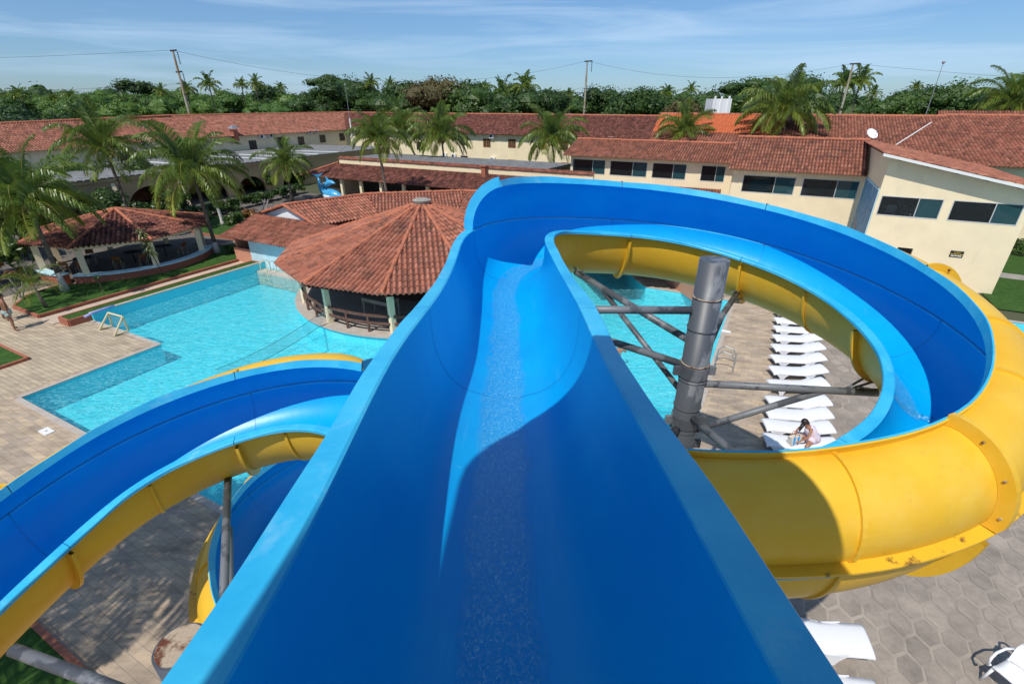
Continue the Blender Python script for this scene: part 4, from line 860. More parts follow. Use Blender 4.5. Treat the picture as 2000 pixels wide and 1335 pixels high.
# mural on the side wall
def mural():
    root = empty('mural', W(5.19, 38), 0, 'blue painted mural of swimmers on side wall between two cream buildings', 'mural')
    m = bpy.data.materials.new('painted_sea'); m.use_nodes = True; t = m.node_tree; p = t.nodes['Principled BSDF']; p.inputs['Roughness'].default_value = .7
    g = N(t, 'ShaderNodeNewGeometry'); n = N(t, 'ShaderNodeTexNoise'); n.inputs['Scale'].default_value = .8; n.inputs['Detail'].default_value = 5; n.inputs['Distortion'].default_value = 2; link(t, g.outputs['Position'], n.inputs['Vector'])
    r = N(t, 'ShaderNodeValToRGB'); e = r.color_ramp.elements; e[0].position = .35; e[0].color = (.02, .20, .42, 1); e[1].position = .65; e[1].color = (.22, .40, .55, 1); link(t, n.outputs[0], r.inputs[0]); link(t, r.outputs[0], p.inputs['Base Color'])
    mb = MB(); mb.box(5.17, 5.195, 34.75, 40.7, .4, 5.02); mb.build('panel', m, root)
    mb = MB(); mb.box(5.15, 5.20, 34.68, 34.75, .3, 5.1); mb.box(5.15, 5.20, 40.7, 40.78, .3, 5.1); mb.box(5.15, 5.20, 34.75, 40.7, 5.02, 5.1); mb.build('frame', M['paleblue'], root)
    figs = [((40.2, 3.2), (39.6, 1.4), .16, (.35, .30, .22)), ((39.3, 2.6), (38.5, .9), .18, (.45, .14, .10)), ((36.2, 3.9), (37.3, 3.0), .12, (.50, .44, .32)), ((37.2, 1.9), (36.6, .6), .17, (.40, .36, .28)), ((36.0, 2.4), (35.6, 1.0), .13, (.05, .16, .28)), ((38.8, 4.2), (39.4, 3.4), .10, (.10, .28, .30))]
    for k, (a, b, w_, c) in enumerate(figs):
        mb = MB(); n = 12; L = []; 
        for i in range(n+1):
            t_ = i/n; v = a[0]+(b[0]-a[0])*t_+.12*math.sin(t_*6+k); z = a[1]+(b[1]-a[1])*t_; ww = w_*math.sin(PI*min(.98, max(.04, t_)))**.6; L.append((v, z, ww))
        vs = []; fs = []
        for v, z, ww in L: vs += [W(5.162, v-ww, z+ww*.3), W(5.162, v+ww, z-ww*.3), W(5.169, v-ww, z+ww*.3), W(5.169, v+ww, z-ww*.3)]
        for i in range(n): fs += [(4*i, 4*i+1, 4*i+5, 4*i+4)]
        mb.add(vs, fs); mb.build('painted_figure', mat('mural_paint', c, .7), root)
mural()
# small black sign
sg = empty('sign', W(9.57, 34.58, 2.0), 0, 'small black notice board on the cream wall under the right window', 'sign')
mb = MB(); mb.box(9.28, 9.86, 34.57, 34.595, 1.83, 2.17); mb.build('board', M['black'], sg)
def text(name, s, size, loc, rz, m, parent, rx=PI/2, ext=.003):
    cu = bpy.data.curves.new(name, 'FONT'); cu.body = s; cu.size = size; cu.extrude = ext; cu.align_x = 'CENTER'; cu.align_y = 'CENTER'
    o = bpy.data.objects.new(name, cu); C.objects.link(o); o.data.materials.append(m); o.location = loc; o.rotation_euler = (rx, 0, rz)
    bpy.context.view_layer.update(); me = bpy.data.meshes.new_from_object(o.evaluated_get(bpy.context.evaluated_depsgraph_get())); bpy.data.objects.remove(o)
    o = bpy.data.objects.new(name, me); C.objects.link(o); o.location = loc; o.rotation_euler = (rx, 0, rz)
    if not me.materials: me.materials.append(m)
    if parent: o.parent = parent; o.location = Vector(loc)-parent.location
    return o
text('lettering', 'AVISO', .11, W(9.57, 34.562, 2.09), GRID, M['gold'], sg)
for z, m_, ws in ((1.99, 'gold', (.10, .16, .06, .12)), (1.90, 'white', (.14, .10, .17))):
    x = 9.57-(sum(ws)+.025*(len(ws)-1))/2
    for w_ in ws:
        mb = MB(); mb.box(x, x+w_, 34.562, 34.568, z-.022, z+.022); mb.build('lettering', M[m_], sg); x += w_+.025
# ---- big hipped roofs behind
bb = empty('lodge', W(2, 61), 0, 'large rear lodge with weathered tile roof, patched orange at its left end', 'building')
T = MB(); tile_roof(T, [W(-1.0, 50, 5.4), W(6.6, 50, 5.4), W(12.2, 61, 8.30), W(-1.0, 61, 8.30)], cw=.25, rl=.44, amp=.065, nseg=5); ro = finish_tile(T, 'roof', M['tile_mid'], bb)
T = MB(); tile_roof(T, [W(-11.9, 50, 5.4), W(-1.0, 50, 5.4), W(-1.0, 55.2, 6.77), W(-12.5, 55.2, 6.77)], cw=.25, rl=.44, amp=.065, nseg=5); finish_tile(T, 'roof', M['tile_mid'], bb)
T = MB(); tile_roof(T, [W(-12.5, 55.2, 6.79), W(-1.0, 55.2, 6.79), W(-1.0, 61, 8.32), W(-13.1, 61, 8.32)], cw=.25, rl=.44, amp=.05, nseg=5); finish_tile(T, 'new_roof', M['tile_new'], bb)
T = MB(); tile_roof(T, [W(-13.1, 72, 5.4), W(30, 72, 5.4), W(30, 61, 8.3), W(-13.1, 61, 8.3)], cw=.5, rl=.8, nseg=3); finish_tile(T, 'roof', M['tile_mid'], bb)
r = MB(); ridge(r, W(-13.1, 61, 8.30), W(12.2, 61, 8.30), .14); r.build('ridge', M['ridge'], ro)
mb = MB(); mb.box(-12.2, 8, 50.5, 50.8, 0, 5.3); mb.box(-12.2, -11.9, 50.8, 71, 0, 5.3); mb.build('wall', M['wall'], bb)
bc = empty('lodge', W(25, 48), 0, 'far right lodge under broad weathered tile roof with white hip line', 'building')
T = MB(); tile_roof(T, [W(5.97, 47.8, 5.42), W(46, 47.8, 5.42), W(46, 61.5, 8.40), W(12.2, 61.5, 8.40)], cw=.25, rl=.44, amp=.07, nseg=5); ro = finish_tile(T, 'roof', M['tile_mid'], bc)
r = MB(); ridge(r, W(12.2, 61.5, 8.40), W(46, 61.5, 8.40), .14); r.build('ridge', M['ridge'], ro)
mb = MB(); mb.bar(W(7.9, 51.96, 6.42), W(11.0, 58.9, 7.93), .09, .04); mb.build('hip_flashing', M['trim'], bc)
mb = MB(); mb.box(11, 46, 48.4, 48.7, 0, 5.4); mb.build('wall', M['wall'], bc)
for k, (u, v) in enumerate(((16, 66), (24, 68))):
    b_ = empty('shed', W(u, v), 0, ['small tiled roof just showing behind the ridge, left of the mast', 'pale tiled roof just showing behind the ridge, right of the mast'][k], 'shed')
    mb = MB(); mb.box(u-3, u+3, v-2, v+3, 0, 7.2); mb.build('wall', M['wall'], b_)
    T = MB(); tile_roof(T, [W(u-3.4, v-2.4, 7.2), W(u+3.4, v-2.4, 7.2), W(u+3.4, v+.5, 8.75), W(u-3.4, v+.5, 8.75)]); finish_tile(T, 'roof', M['tile_mid'], b_)
    T = MB(); tile_roof(T, [W(u-3.4, v+3.4, 7.2), W(u+3.4, v+3.4, 7.2), W(u+3.4, v+.5, 8.75), W(u-3.4, v+.5, 8.75)]); finish_tile(T, 'roof', M['tile_mid'], b_)
# ---- round pool bar
BC = (-16.2, 20.8); BR = 7.5; NS = 12
bar = empty('pool_bar', W(*BC), 0, 'round open bar in the pool under a conical orange tile roof', 'building')
def pc(cu, cv, r, deg, z): return W(cu+r*math.cos(math.radians(deg)), cv+r*math.sin(math.radians(deg)), z)
T = MB(); R2 = MB(); apex = W(BC[0], BC[1], 4.80)
A0 = -97
for k in range(NS):
    a0, a1 = A0+30*k, A0+30*(k+1); p, q = pc(*BC, BR, a0, 2.47), pc(*BC, BR, a1, 2.47)
    tile_roof(T, [p, q, apex], cw=.235, rl=.42, amp=.06, nseg=7)
    ridge(R2, p.lerp(apex, .01), apex.lerp(p, .03), .10, .05)
ro = finish_tile(T, 'roof', M['tile_bright'], bar); R2.build('hip_tiles', M['ridge'], ro)
mb = MB(); mb.tube([apex-Vector((0, 0, .05)), apex+Vector((0, 0, .16)), apex+Vector((0, 0, .24))], [.42, .50, .30], 16); mb.build('finial', M['concrete'], ro)
mb = MB(); 
for k in range(NS):
    p, q = pc(*BC, BR-.12, A0+30*k, 2.38), pc(*BC, BR-.12, A0+30*(k+1), 2.38); ap = apex-Vector((0, 0, .12)); mb.add([p, q, ap], [(2, 1, 0)])
mb.build('ceiling', M['darkwood'], bar)
mb = MB(); mb.tube([W(*BC, -.95), W(*BC, .30)], 6.85, 72); c_ = mb.build('island', M['ptile'], bar); 
mb = MB(); mb.tube([W(*BC, .302), W(*BC, .345)], 6.95, 72); mb.build('floor', M['coping'], bar)
for dg in (-157, -127, -97.5, -67, -37, -7, 23):
    mb = MB(); c = pc(*BC, 6.45, dg, 0); t_ = Vector((-math.sin(0), 1, 0)); mb.tube([c+Vector((0, 0, .35)), c+Vector((0, 0, 2.5))], .165, 4); mb.build('post', M['wall'], bar)
for z in (.78, 1.14):
    for k in range(5):
        mb = MB(); d0 = -157+30*k; pts = [pc(*BC, 6.5, d0+30*j/6, z) for j in range(7)]
        for i in range(6): mb.bar(pts[i], pts[i+1], .06, .12)
        mb.build('rail', M['railwood'], bar)
for k in range(5):
    for j in (1, 2): mb = MB(); c = pc(*BC, 6.5, -157+30*k+10*j, 0); mb.bar(c+Vector((0, 0, .345)), c+Vector((0, 0, 1.2)), .09, .09); mb.build('baluster', M['railwood'], bar)
mb = MB(); mb.tube([W(*BC, .35), W(*BC, 1.35)], 2.6, 40); mb.build('counter', M['darkwood'], bar)
mb = MB(); mb.tube([W(*BC, 1.352), W(*BC, 1.42)], 2.8, 40); mb.build('counter_top', M['darkwood'], bar)
mb = MB(); mb.tube([W(*BC, 1.42), W(*BC, 4.3)], .35, 16); mb.build('post', M['darkwood'], bar)
# freezer table near the rail
tb = empty('table', pc(*BC, 4.6, -82, .345), 0, 'pale low table in the shade inside the round bar', 'table')
c = tb.location; ff = lambda u, v, z: c+E1*u+E2*v+Vector((0, 0, z)); mb = MB(); mb.box(-.8, .8, -.4, .4, .68, .86, ff); mb.build('top', M['concrete'], tb)
for a in (-.75, .75):
    for b in (-.36, .36): mb = MB(); mb.box(a-.03, a+.03, b-.03, b+.03, 0, .68, ff); mb.build('leg', M['concrete'], tb)
# ---- ring-shaped service annex behind the bar
an = empty('service_annex', W(-26, 24), 0, 'low tiled annex curving behind the bar, white gable and pale blue wall', 'building')
angs = [176, 147, 112, 84, 55, 20]; T = MB(); R2 = MB(); Rm, Ri, Ro_, zr_, zi, zo = 11.9, 8.9, 15.2, 3.50, 2.52, 2.52
for a0, a1 in zip(angs[:-1], angs[1:]):
    tile_roof(T, [pc(*BC, Ri, a1, zi), pc(*BC, Ri, a0, zi), pc(*BC, Rm, a0, zr_), pc(*BC, Rm, a1, zr_)], cw=.235, rl=.42, amp=.06, nseg=6)
    tile_roof(T, [pc(*BC, Ro_, a0, zo), pc(*BC, Ro_, a1, zo), pc(*BC, Rm, a1, zr_), pc(*BC, Rm, a0, zr_)], cw=.235, rl=.42, amp=.06, nseg=5)
    ridge(R2, pc(*BC, Rm, a0, zr_), pc(*BC, Rm, a1, zr_), .11)
ridge(R2, pc(*BC, Ri, 176, zi), pc(*BC, Rm, 176, zr_), .1); ridge(R2, pc(*BC, Ro_, 176, zo), pc(*BC, Rm, 176, zr_), .1)
ro = finish_tile(T, 'roof', M['tile_bright'], an); R2.build('ridge', M['ridge'], ro)
g0, g1, g2 = pc(*BC, Ri+.3, 175, 0), pc(*BC, Ro_-.3, 175, 0), pc(*BC, Rm, 175, 0); nn = E2*.2
def up(p, z): return Vector((p.x, p.y, z))
mb = MB(); pr = [up(g0, 1.5), up(g1, 1.5), up(g1, zo+.02), up(g2, zr_-.08), up(g0, zi+.02)]
mb.add(pr+[p+nn for p in pr], [(0, 1, 2, 3, 4), (9, 8, 7, 6, 5)]+[(i, (i+1) % 5, 5+(i+1) % 5, 5+i) for i in range(5)]); mb.build('gable', M['whitewall'], an)
mb = MB()
for a0, a1 in zip(angs[:-1], angs[1:]):
    p, q = pc(*BC, Ro_-.6, a0, 0), pc(*BC, Ro_-.6, a1, 0); mb.bar(up(p, 1.25), up(q, 1.25), .2, 2.5)
mb.build('wall', M['pink'], an)
T = MB(); tile_roof(T, [W(-31.0, 18.75, 1.80), W(-22.0, 18.75, 1.80), W(-22.0, 21.6, 2.68), W(-31.0, 21.6, 2.68)], cw=.235, rl=.42, amp=.06); finish_tile(T, 'lean_to_roof', M['tile_mid'], an)
mb = MB(); mb.box(-29.25, -22.3, 19.42, 19.62, -.9, 1.9); mb.build('blue_wall', M['paleblue'], an)
mb = MB(); mb.box(-30.9, -29.25, 19.44, 19.60, 0, .95); mb.box(-30.9, -30.7, 19.6, 22, 0, 1.9); mb.build('low_wall', M['pink'], an)
mb = MB(); mb.box(-30.6, -29.25, 20.6, 20.7, 0, 2.2); mb.build('louvre', M['darkwood'], an)
mb = MB(); mb.box(-28.0, -22.3, 18.7, 19.42, -.9, -.05); mb.build('ledge', M['coping'], an)
# ---- garden pavilion
PCN = (-37.0, 16.2)
pv = empty('pavilion', W(*PCN), 0, 'open garden pavilion with low curved wall, yellow posts and dark tile roof', 'pavilion')
T = MB(); R2 = MB(); apx = W(PCN[0], PCN[1], 3.40)
for k in range(8):
    a0, a1 = -100+45*k, -55+45*k; p, q = pc(*PCN, 5.1, a0, 2.2), pc(*PCN, 5.1, a1, 2.2); tile_roof(T, [p, q, apx], cw=.24, rl=.42, amp=.065, nseg=5); ridge(R2, p, apx.lerp(p, .03), .10)
ro = finish_tile(T, 'roof', M['tile_dark'], pv); R2.build('hip_tiles', M['ridge'], ro)
for k in range(8):
    p, q = pc(*PCN, 4.45, -100+45*k, 0), pc(*PCN, 4.45, -55+45*k, 0)
    mb = MB(); mb.bar(up(p, 0), up(p, 2.0), .32, .32, Vector((p.x, p.y, 0)).normalized()); mb.build('post', M['wall'], pv)
    mb = MB(); mb.bar(up(p, 2.08), up(q, 2.08), .2, .2); mb.build('beam', M['wall'], pv)
for k, (a0, a1) in enumerate(((-62, 52), (-100, -70))):
    n = 22; r0, r1 = 4.35, 4.75
    for nm, z0, z1, e, m_ in (('low_wall', 0, .52, 0, 'brickwall'), ('wall_cap', .523, .60, .07, 'paleblue')):
        mb = MB(); vs = []; 
        for i in range(n+1):
            a = a0+(a1-a0)*i/n
            vs += [pc(*PCN, r0-e, a, z0), pc(*PCN, r1+e, a, z0), pc(*PCN, r1+e, a, z1), pc(*PCN, r0-e, a, z1)]
        fs = [(4*i+j, 4*i+4+j, 4*i+4+(j+1) % 4, 4*i+(j+1) % 4) for i in range(n) for j in range(4)]+[(0, 1, 2, 3), (4*n+3, 4*n+2, 4*n+1, 4*n)]
        if k == 1 and False: continue
        mb.add(vs, fs); mb.build(nm, M[m_], pv)
mb = MB(); mb.tube([W(*PCN, .002), W(*PCN, .05)], 4.34, 40); mb.build('floor', M['greypave'], pv)
# ---------------------------------------------------------------- palms
def leaf_quadstrip(V, F, U, pts, w, r):
    b = len(V)
    for (p, s), ww in zip(pts, w): V.append(p+s*ww); V.append(p-s*ww)
    for i in range(len(pts)-1): F.append((b+2*i, b+2*i+1, b+2*i+3, b+2*i+2)); U.extend([(r, .5)]*4)
def frond(rd, V, F, U, RB, az, el, L, droop, nl, r, wind, ll=1.0, wm=1.0):
    d0 = Vector((math.cos(az)*math.cos(el), math.sin(az)*math.cos(el), math.sin(el))); p = Vector((0, 0, 0)); d = d0.copy(); n = 12; pts = [p.copy()]; ds = [d.copy()]
    for i in range(n):
        d = (d+Vector((0, 0, -droop*(.25+i/n)*.34))+wind*.018*(i/n)).normalized(); p = p+d*(L/n); pts.append(p.copy()); ds.append(d.copy())
    RB.tube(pts, .035*L/4, 5, cap=False, r1=.006)
    twist = rd.uniform(-.35, .35)
    for i in range(nl):
        t = .12+.87*i/(nl-1); x = t*n; k = min(n-1, int(x)); q = pts[k].lerp(pts[k+1], x-k); dd = ds[k].lerp(ds[k+1], x-k).normalized()
        side = dd.cross(Vector((0, 0, 1)))
        if side.length < .05: side = Vector((math.sin(az), -math.cos(az), 0))
        side.normalize(); upv = side.cross(dd)
        l = ll*L*.27*(math.sin(PI*min(1, .16+.80*t))**.7)*rd.uniform(.85, 1.1)
        for sg in (1, -1):
            o = (side*sg*1.0+dd*rd.uniform(.5, 1.0)+upv*(.30+twist*sg+rd.uniform(-.25, .2))).normalized(); g = Vector((0, 0, -1)); hang = rd.uniform(.35, 1.35)
            a = q; b = q+o*l*.5; c = b+(o*.65+g*hang+wind*.12).normalized()*l*.35; e = c+(o*.25+g*(hang+.5)+wind*.2).normalized()*l*.25
            wv = dd*.5+upv*.35; wv = (wv-o*wv.dot(o)).normalized()
            leaf_quadstrip(V, F, U, [(a, wv), (b, wv), (c, wv), (e, wv)], [.014*L/4*wm, .026*L/4*wm, .019*L/4*wm, .003*wm], min(1, max(0, r+rd.uniform(-.12, .12))))
def palm_parts(seed, nf=24, L=4.0, nl=46, wind=(.8, .3, 0), wm=1.0):
    rd = random.Random(seed); V = []; F = []; U = []; RB = MB(); wd = Vector(wind)
    for i in range(nf):
        t = i/nf; az = i*2.39996+rd.uniform(-.2, .2); el = math.radians(80-82*t**.9+rd.uniform(-8, 8)); r = .12+.45*t+rd.uniform(-.08, .12)
        if t > .8: r = rd.uniform(.55, 1.0)
        frond(rd, V, F, U, RB, az, el, L*rd.uniform(.85, 1.08)*(.8+.2*math.sin(PI*min(1, t+.25))), (.52+.36*t), nl, r, wd, 1., wm)
    return V, F, U, RB
PT = {}
for k, (sd, nf, nl) in {'a': (11, 29, 84), 'b': (23, 27, 78), 'c': (37, 31, 78), 'far': (51, 24, 22), 'far2': (67, 20, 22)}.items():
    V, F, U, RB = palm_parts(sd, nf, 4.0, nl, wm=4.2 if 'far' in k else 1.)
    m1 = mesh_obj('fronds', V, F, M['palm'], None, U); m2 = RB.build('midribs', M['palmrib']); PT[k] = (m1, m2)
cn = MB(); rdk = random.Random(2)
for i in range(9): a = rdk.uniform(0, 6.28); cn.ball((.28*math.cos(a), .28*math.sin(a), -.30+rdk.uniform(-.12, .12)), .12, 8, 6, (1, 1, 1.15))
COC = None
def palm(base, crown, scale, kind, label, rz=0., trunk_r=.15, group=None, white=0., coco=True, parts=True, cat='palm tree'):
    base = Vector(base); crown = Vector(crown)
    root = empty('palm_tree', base, 0, label, cat, group)
    mid = base.lerp(crown, .5)+Vector(((crown.x-base.x)*-.12, (crown.y-base.y)*-.1, (crown.z-base.z)*.04)); n = 14; pts = []
    for i in range(n+1):
        t = i/n; pts.append(base*(1-t)**2+mid*2*t*(1-t)+crown*t*t)
    rs = [trunk_r*(1.55-.75*min(1, i/2.5)) if i < 3 else trunk_r*(.82-.18*i/n)+(.012 if i % 2 else 0)*trunk_r*6 for i in range(n+1)]
    if white and parts:
        k = max(2, int(white*n)); w_ = MB(); w_.tube(pts[:k+1], rs[:k+1], 12); w_.build('limewash', M['limewash'], root, smooth=True)
        w_ = MB(); w_.tube(pts[k:], rs[k:], 12); w_.build('trunk', M['trunk'], root, smooth=True)
    else: w_ = MB(); w_.tube(pts, rs, 10 if parts else 6); w_.build('trunk', M['trunk'], root, smooth=True)
    for k, nm in enumerate(('fronds', 'midribs')):
        if k and not parts: break
        o = PT[kind][k].copy(); o.name = nm; C.objects.link(o); o.parent = root; o.location = crown-base; o.scale = (scale,)*3; o.rotation_euler = (0, 0, rz)
    if coco and parts:
        for i in range(6):
            a = i*1.1+rz; mb = MB(); mb.ball(crown+Vector((.30*math.cos(a)*scale, .30*math.sin(a)*scale, -.30-.1*(i % 3))), .12*scale, 8, 6, (1, 1, 1.15)); mb.build('coconut', M['coco'], root, smooth=True)
    return root
def pbase(x, y): return atz(x, y, 0.1)
def pp(bx, by, cx, cy, sc, kind, lab, rz, white=0., Y=None, **k):
    b = pbase(bx, by)
    if Y: b = Vector((aty(bx, by, Y).x, Y, 0))
    return palm(b, aty(cx, cy, k.pop('CY', None) or b.y), sc, kind, lab, rz, white=white, **k)
pp(128, 568, 55, 402, 1.02, 'a', 'big coconut palm with whitewashed foot leaning left over the lawn', .3, .22)
pp(425, 494, 378, 343, 1.05, 'c', 'coconut palm with green nuts on the lawn between pavilion and pool', 1.4, .10)
pp(262, 440, 206, 293, 1.05, 'b', 'tall leaning palm rising behind the pavilion roof', 2.2, 0, Y=38)
pp(437, 440, 405, 350, .5, 'b', 'short palm with white-painted foot behind the lawn bushes', 4.2, .6, coco=False)
pp(571, 393, 558, 322, .88, 'b', 'young palm at the end of the hedge before gallery', .9)
pp(759, 395, 737, 275, .82, 'c', 'palm with slim pale trunk in front of the dark gallery roof', 3.1, Y=45)
pp(835, 345, 782, 255, 1.15, 'b', 'palm with bent trunk just behind the gallery, left of centre', 2.0, Y=66)
pp(872, 345, 862, 268, 1.2, 'a', 'wide palm before the back wing, half hiding its windows', 5.0, Y=62)
pp(1086, 360, 1078, 275, 1.25, 'c', 'palm standing against the sunlit back wing left of the dining hall', .2, Y=62)
pp(1350, 330, 1338, 262, 1.0, 'b', 'palm crown rising behind the long dining hall roof', 1.0, Y=53)
pp(1560, 300, 1530, 225, 1.25, 'a', 'largest palm on the right, tall crown above the dining hall roof', 4.6, Y=50)
pp(1985, 260, 1972, 205, 1.8, 'c', 'palm at far right edge above the lodge roof', 2.6, Y=84)
palm((-12.2, 2.0, 0), (-11.9, 3.2, 8.2), 1.05, 'a', 'palm beside the tower that shades the near paving', .5)
# skyline palms, individually placed beyond the roofs
SKY = [(10, 178, 'at the left edge of the photo'), (38, 172, 'second from the left edge'), (105, 181, 'low on the far left horizon'), (140, 176, 'left of the umbrella-shaped tree'), (316, 166, 'just left of leaning pole'), (365, 162, 'just right of leaning pole'), (408, 153, 'with ragged crown right of the pole'), (472, 153, 'left one of a close pair'), (500, 153, 'right one of a close pair'), (548, 160, 'right of the close pair'), (725, 150, 'over the dark wood, left'), (762, 152, 'over the dark wood, right'), (905, 163, 'half sunk in the wood beyond the brown tree'), (945, 161, 'thin and slanting left of the yellowish one'), (980, 172, 'with yellowish hanging fronds'), (1025, 160, 'tallest near the middle'), (1068, 180, 'small, left of the middle pole'), (1088, 176, 'small, beside the middle pole'), (1112, 173, 'small, just left of middle pole'), (1303, 171, 'above the bare shrubs'), (1350, 164, 'on a thin stem above the bare shrubs'), (1648, 152, 'behind the right-hand pole'), (1680, 148, 'right of the right-hand pole'), (1788, 158, 'tiny and windblown on right skyline'), (1706, 170, 'low in the right wood'), (1868, 166, 'windblown, right of the mast')]
rds = random.Random(9)
for i, (x, y, l) in enumerate(SKY):
    Y = rds.uniform(120, 150) if x not in (980, 1025, 1648, 1680) else 105; c = aty(x, y+14, Y); sc = {980: 1.0, 1025: .95, 1648: .95, 1680: .95, 408: .85}.get(x, rds.uniform(.55, .78))
    palm((c.x+rds.uniform(-1, 1), Y, 0), c, sc, 'far' if i % 2 else 'far2', 'skyline palm '+l, rds.uniform(0, 6), .17, 'palms on the skyline', parts=False)
for k in PT:
    for o in PT[k]: bpy.data.objects.remove(o)
# ---------------------------------------------------------------- broadleaved trees
def crown_geo(rd, V, F, U, c, rx, ry, rz_, nl, leaf, lobes=12, flat=1., tint=0.):
    L = []
    for i in range(lobes):
        a = rd.uniform(0, 2*PI); t = rd.uniform(-.35, 1); q = math.sqrt(max(0, 1-max(0, t)**2))*rd.uniform(.35, .8)
        L.append((Vector((c.x+rx*q*math.cos(a), c.y+ry*q*math.sin(a), c.z+rz_*t*.62)), rd.uniform(.34, .58), rd.uniform(-.15, .2)))
    for o, s, tt in L:      # leafy inner mass of each lobe
        b = len(V); s2 = s*.62; nn_, mm_ = 9, 6
        for i in range(mm_+1):
            for k in range(nn_):
                t = PI*i/mm_; a = 2*PI*k/nn_; j = rd.uniform(.8, 1.15); V.append(o+Vector((rx*s2*j*math.sin(t)*math.cos(a), ry*s2*j*math.sin(t)*math.sin(a), rz_*s2*j*math.cos(t)*.9)))
        for i in range(mm_):
            for k in range(nn_): F.append((b+i*nn_+k, b+(i+1)*nn_+k, b+(i+1)*nn_+(k+1) % nn_, b+i*nn_+(k+1) % nn_)); U += [(max(0, .2+tt+tint), .5)]*4
    for i in range(nl):
        o, s, tt = L[rd.randrange(lobes)]
        d = Vector((rd.gauss(0, 1), rd.gauss(0, 1), rd.gauss(0, 1)+.35)); d.normalize(); k = s*rd.uniform(.62, 1.06)
        p = o+Vector((d.x*rx*k, d.y*ry*k, d.z*rz_*k*.9))
        nrm = (d+Vector((rd.uniform(-.7, .7), rd.uniform(-.7, .7), rd.uniform(-.3, .9)))).normalized(); x = nrm.cross(Vector((rd.uniform(-1, 1), rd.uniform(-1, 1), rd.uniform(-1, 1)))).normalized(); y = nrm.cross(x)
        w_ = leaf*rd.uniform(.6, 1.3); h = w_*rd.uniform(.45, .8)*flat; b = len(V)
        V += [p-x*w_, p-y*h*.6+x*w_*.1, p+x*w_, p+y*h]; F.append((b, b+1, b+2, b+3))
        r = min(1, max(0, .32+tt+tint+rd.uniform(-.22, .30))); U += [(r, .5)]*4
def tree(base, h, rx, rz_, nl, leaf, m, label, seed, cat='tree', lobes=12, group=None, spread=False, tint=0., name='broadleaf_tree'):
    rd = random.Random(seed); base = Vector(base); root = empty(name, base, 0, label, cat, group); V = []; F = []; U = []
    top = base+Vector((0, 0, h-rz_*.7))
    crown_geo(rd, V, F, U, top, rx, rx, rz_, nl, leaf, lobes, tint=tint); mesh_obj('crown', [v-base for v in V], F, M[m], root, U)
    t = MB(); fork = base.lerp(top, .55); t.tube([base, fork], .05*h*.55, 7, r1=.03*h*.6)
    for i in range(6):
        a = i*1.05+rd.uniform(0, .5); t.tube([fork-Vector((0, 0, .2)), fork+Vector((math.cos(a)*rx*.3, math.sin(a)*rx*.3, rz_*.5)), top+Vector((math.cos(a)*rx*.65, math.sin(a)*rx*.65, rz_*rd.uniform(.0, .35)))], .02*h*.6, 5, r1=.01)
    t.build('trunk', M['bark'], root); return root
IT = [(690, 175, 125, 9.5, 'tree', 'dark dense tree in the wood left of the thin mast', 0), (640, 152, 130, 4.5, 'tree', 'flat-topped tree standing out above the dark wood', .1), (855, 163, 100, 6.5, 'tree3', 'brownish drooping tree in the middle of the wood', .1), (790, 178, 105, 8, 'tree', 'rounded dark tree left of the brownish one', .05), (1040, 190, 95, 6.5, 'tree', 'rounded dark tree left of the middle pole', 0), (915, 178, 100, 7.5, 'tree', 'rounded dark tree just right of the brownish one', .1), (255, 163, 130, 5.5, 'tree', 'umbrella-shaped dark tree on the left skyline', -.1), (35, 225, 75, 7, 'tree', 'dark tree mass at the left edge behind the roof', -.2), (1480, 165, 95, 7, 'tree', 'tree with tiered crown left of the big palm', .1), (1245, 188, 100, 6, 'tree', 'thin dark green tree right of the middle pole', 0), (1446, 208, 96, 4.5, 'tree2', 'bright green tree beside the white tank', .1), (1570, 170, 100, 7, 'tree', 'dark tree behind the big palm', .0), (1870, 185, 100, 9, 'tree', 'broad tree behind the tall mast', .1), (1330, 208, 85, 4.0, 'tree3', 'greyish bare-looking shrub tree beyond the orange roof', .1)]
for i, (x, y, Y, rx, m, l, tt) in enumerate(IT):
    c = aty(x, y, Y); flat = x in (640, 255, 1480); tree((c.x, Y, 0), c.z+.3, rx, rx*(.42 if flat else .8), 3600 if not flat else 1800, .27, m, l, 100+i, lobes=14 if not flat else 9, tint=tt)
def wood(name, label, m, spots, seed, leaf=.27, per=900, tint=0.):
    rd = random.Random(seed); V = []; F = []; U = []; t = MB()
    for x, y, h, r in spots:
        c = Vector((x, y, h-r*.62)); crown_geo(rd, V, F, U, c, r, r, r*.75, per, leaf, 9, tint=tint+rd.uniform(-.12, .12))
        crown_geo(rd, V, F, U, Vector((x, y-r*.3, (h-r)*.5)), r*.95, r*.8, (h-r)*.55, per//3, leaf*1.2, 6, tint=tint-.1)
    o = mesh_obj(name, V, F, M[m], None, U); tag(o, label, 'woodland', kind='stuff'); return o
rdw = random.Random(77)
def band(n, x0, x1, y0, y1, h0, h1, r0, r1, zcap=None):
    o = []
    for i in range(n):
        Y = rdw.uniform(y0, y1); X = rdw.uniform(x0, x1)*Y
        h = rdw.uniform(h0, h1); o.append((X, Y, h, rdw.uniform(r0, r1)))
    return o
wood('bright_scrub_wood', 'bright green scrub behind the left wing roof', 'tree2', [(x, y, h+(y-110)*.035, r) for x, y, h, r in band(125, -1.2, -.40, 110, 200, 8.2, 10.6, 4.5, 7.5)], 1, leaf=.26, per=1100)
wood('dark_wood', 'dark green wood behind the centre roofs', 'tree', band(60, -.46, .22, 113, 165, 9.8, 13.6, 4.5, 7), 2, per=1500)
wood('right_wood', 'green wood behind the right-hand roofs', 'tree', band(105, .2, 1.2, 98, 180, 9.4, 12.8, 4.5, 7), 3, per=1100, tint=.16)
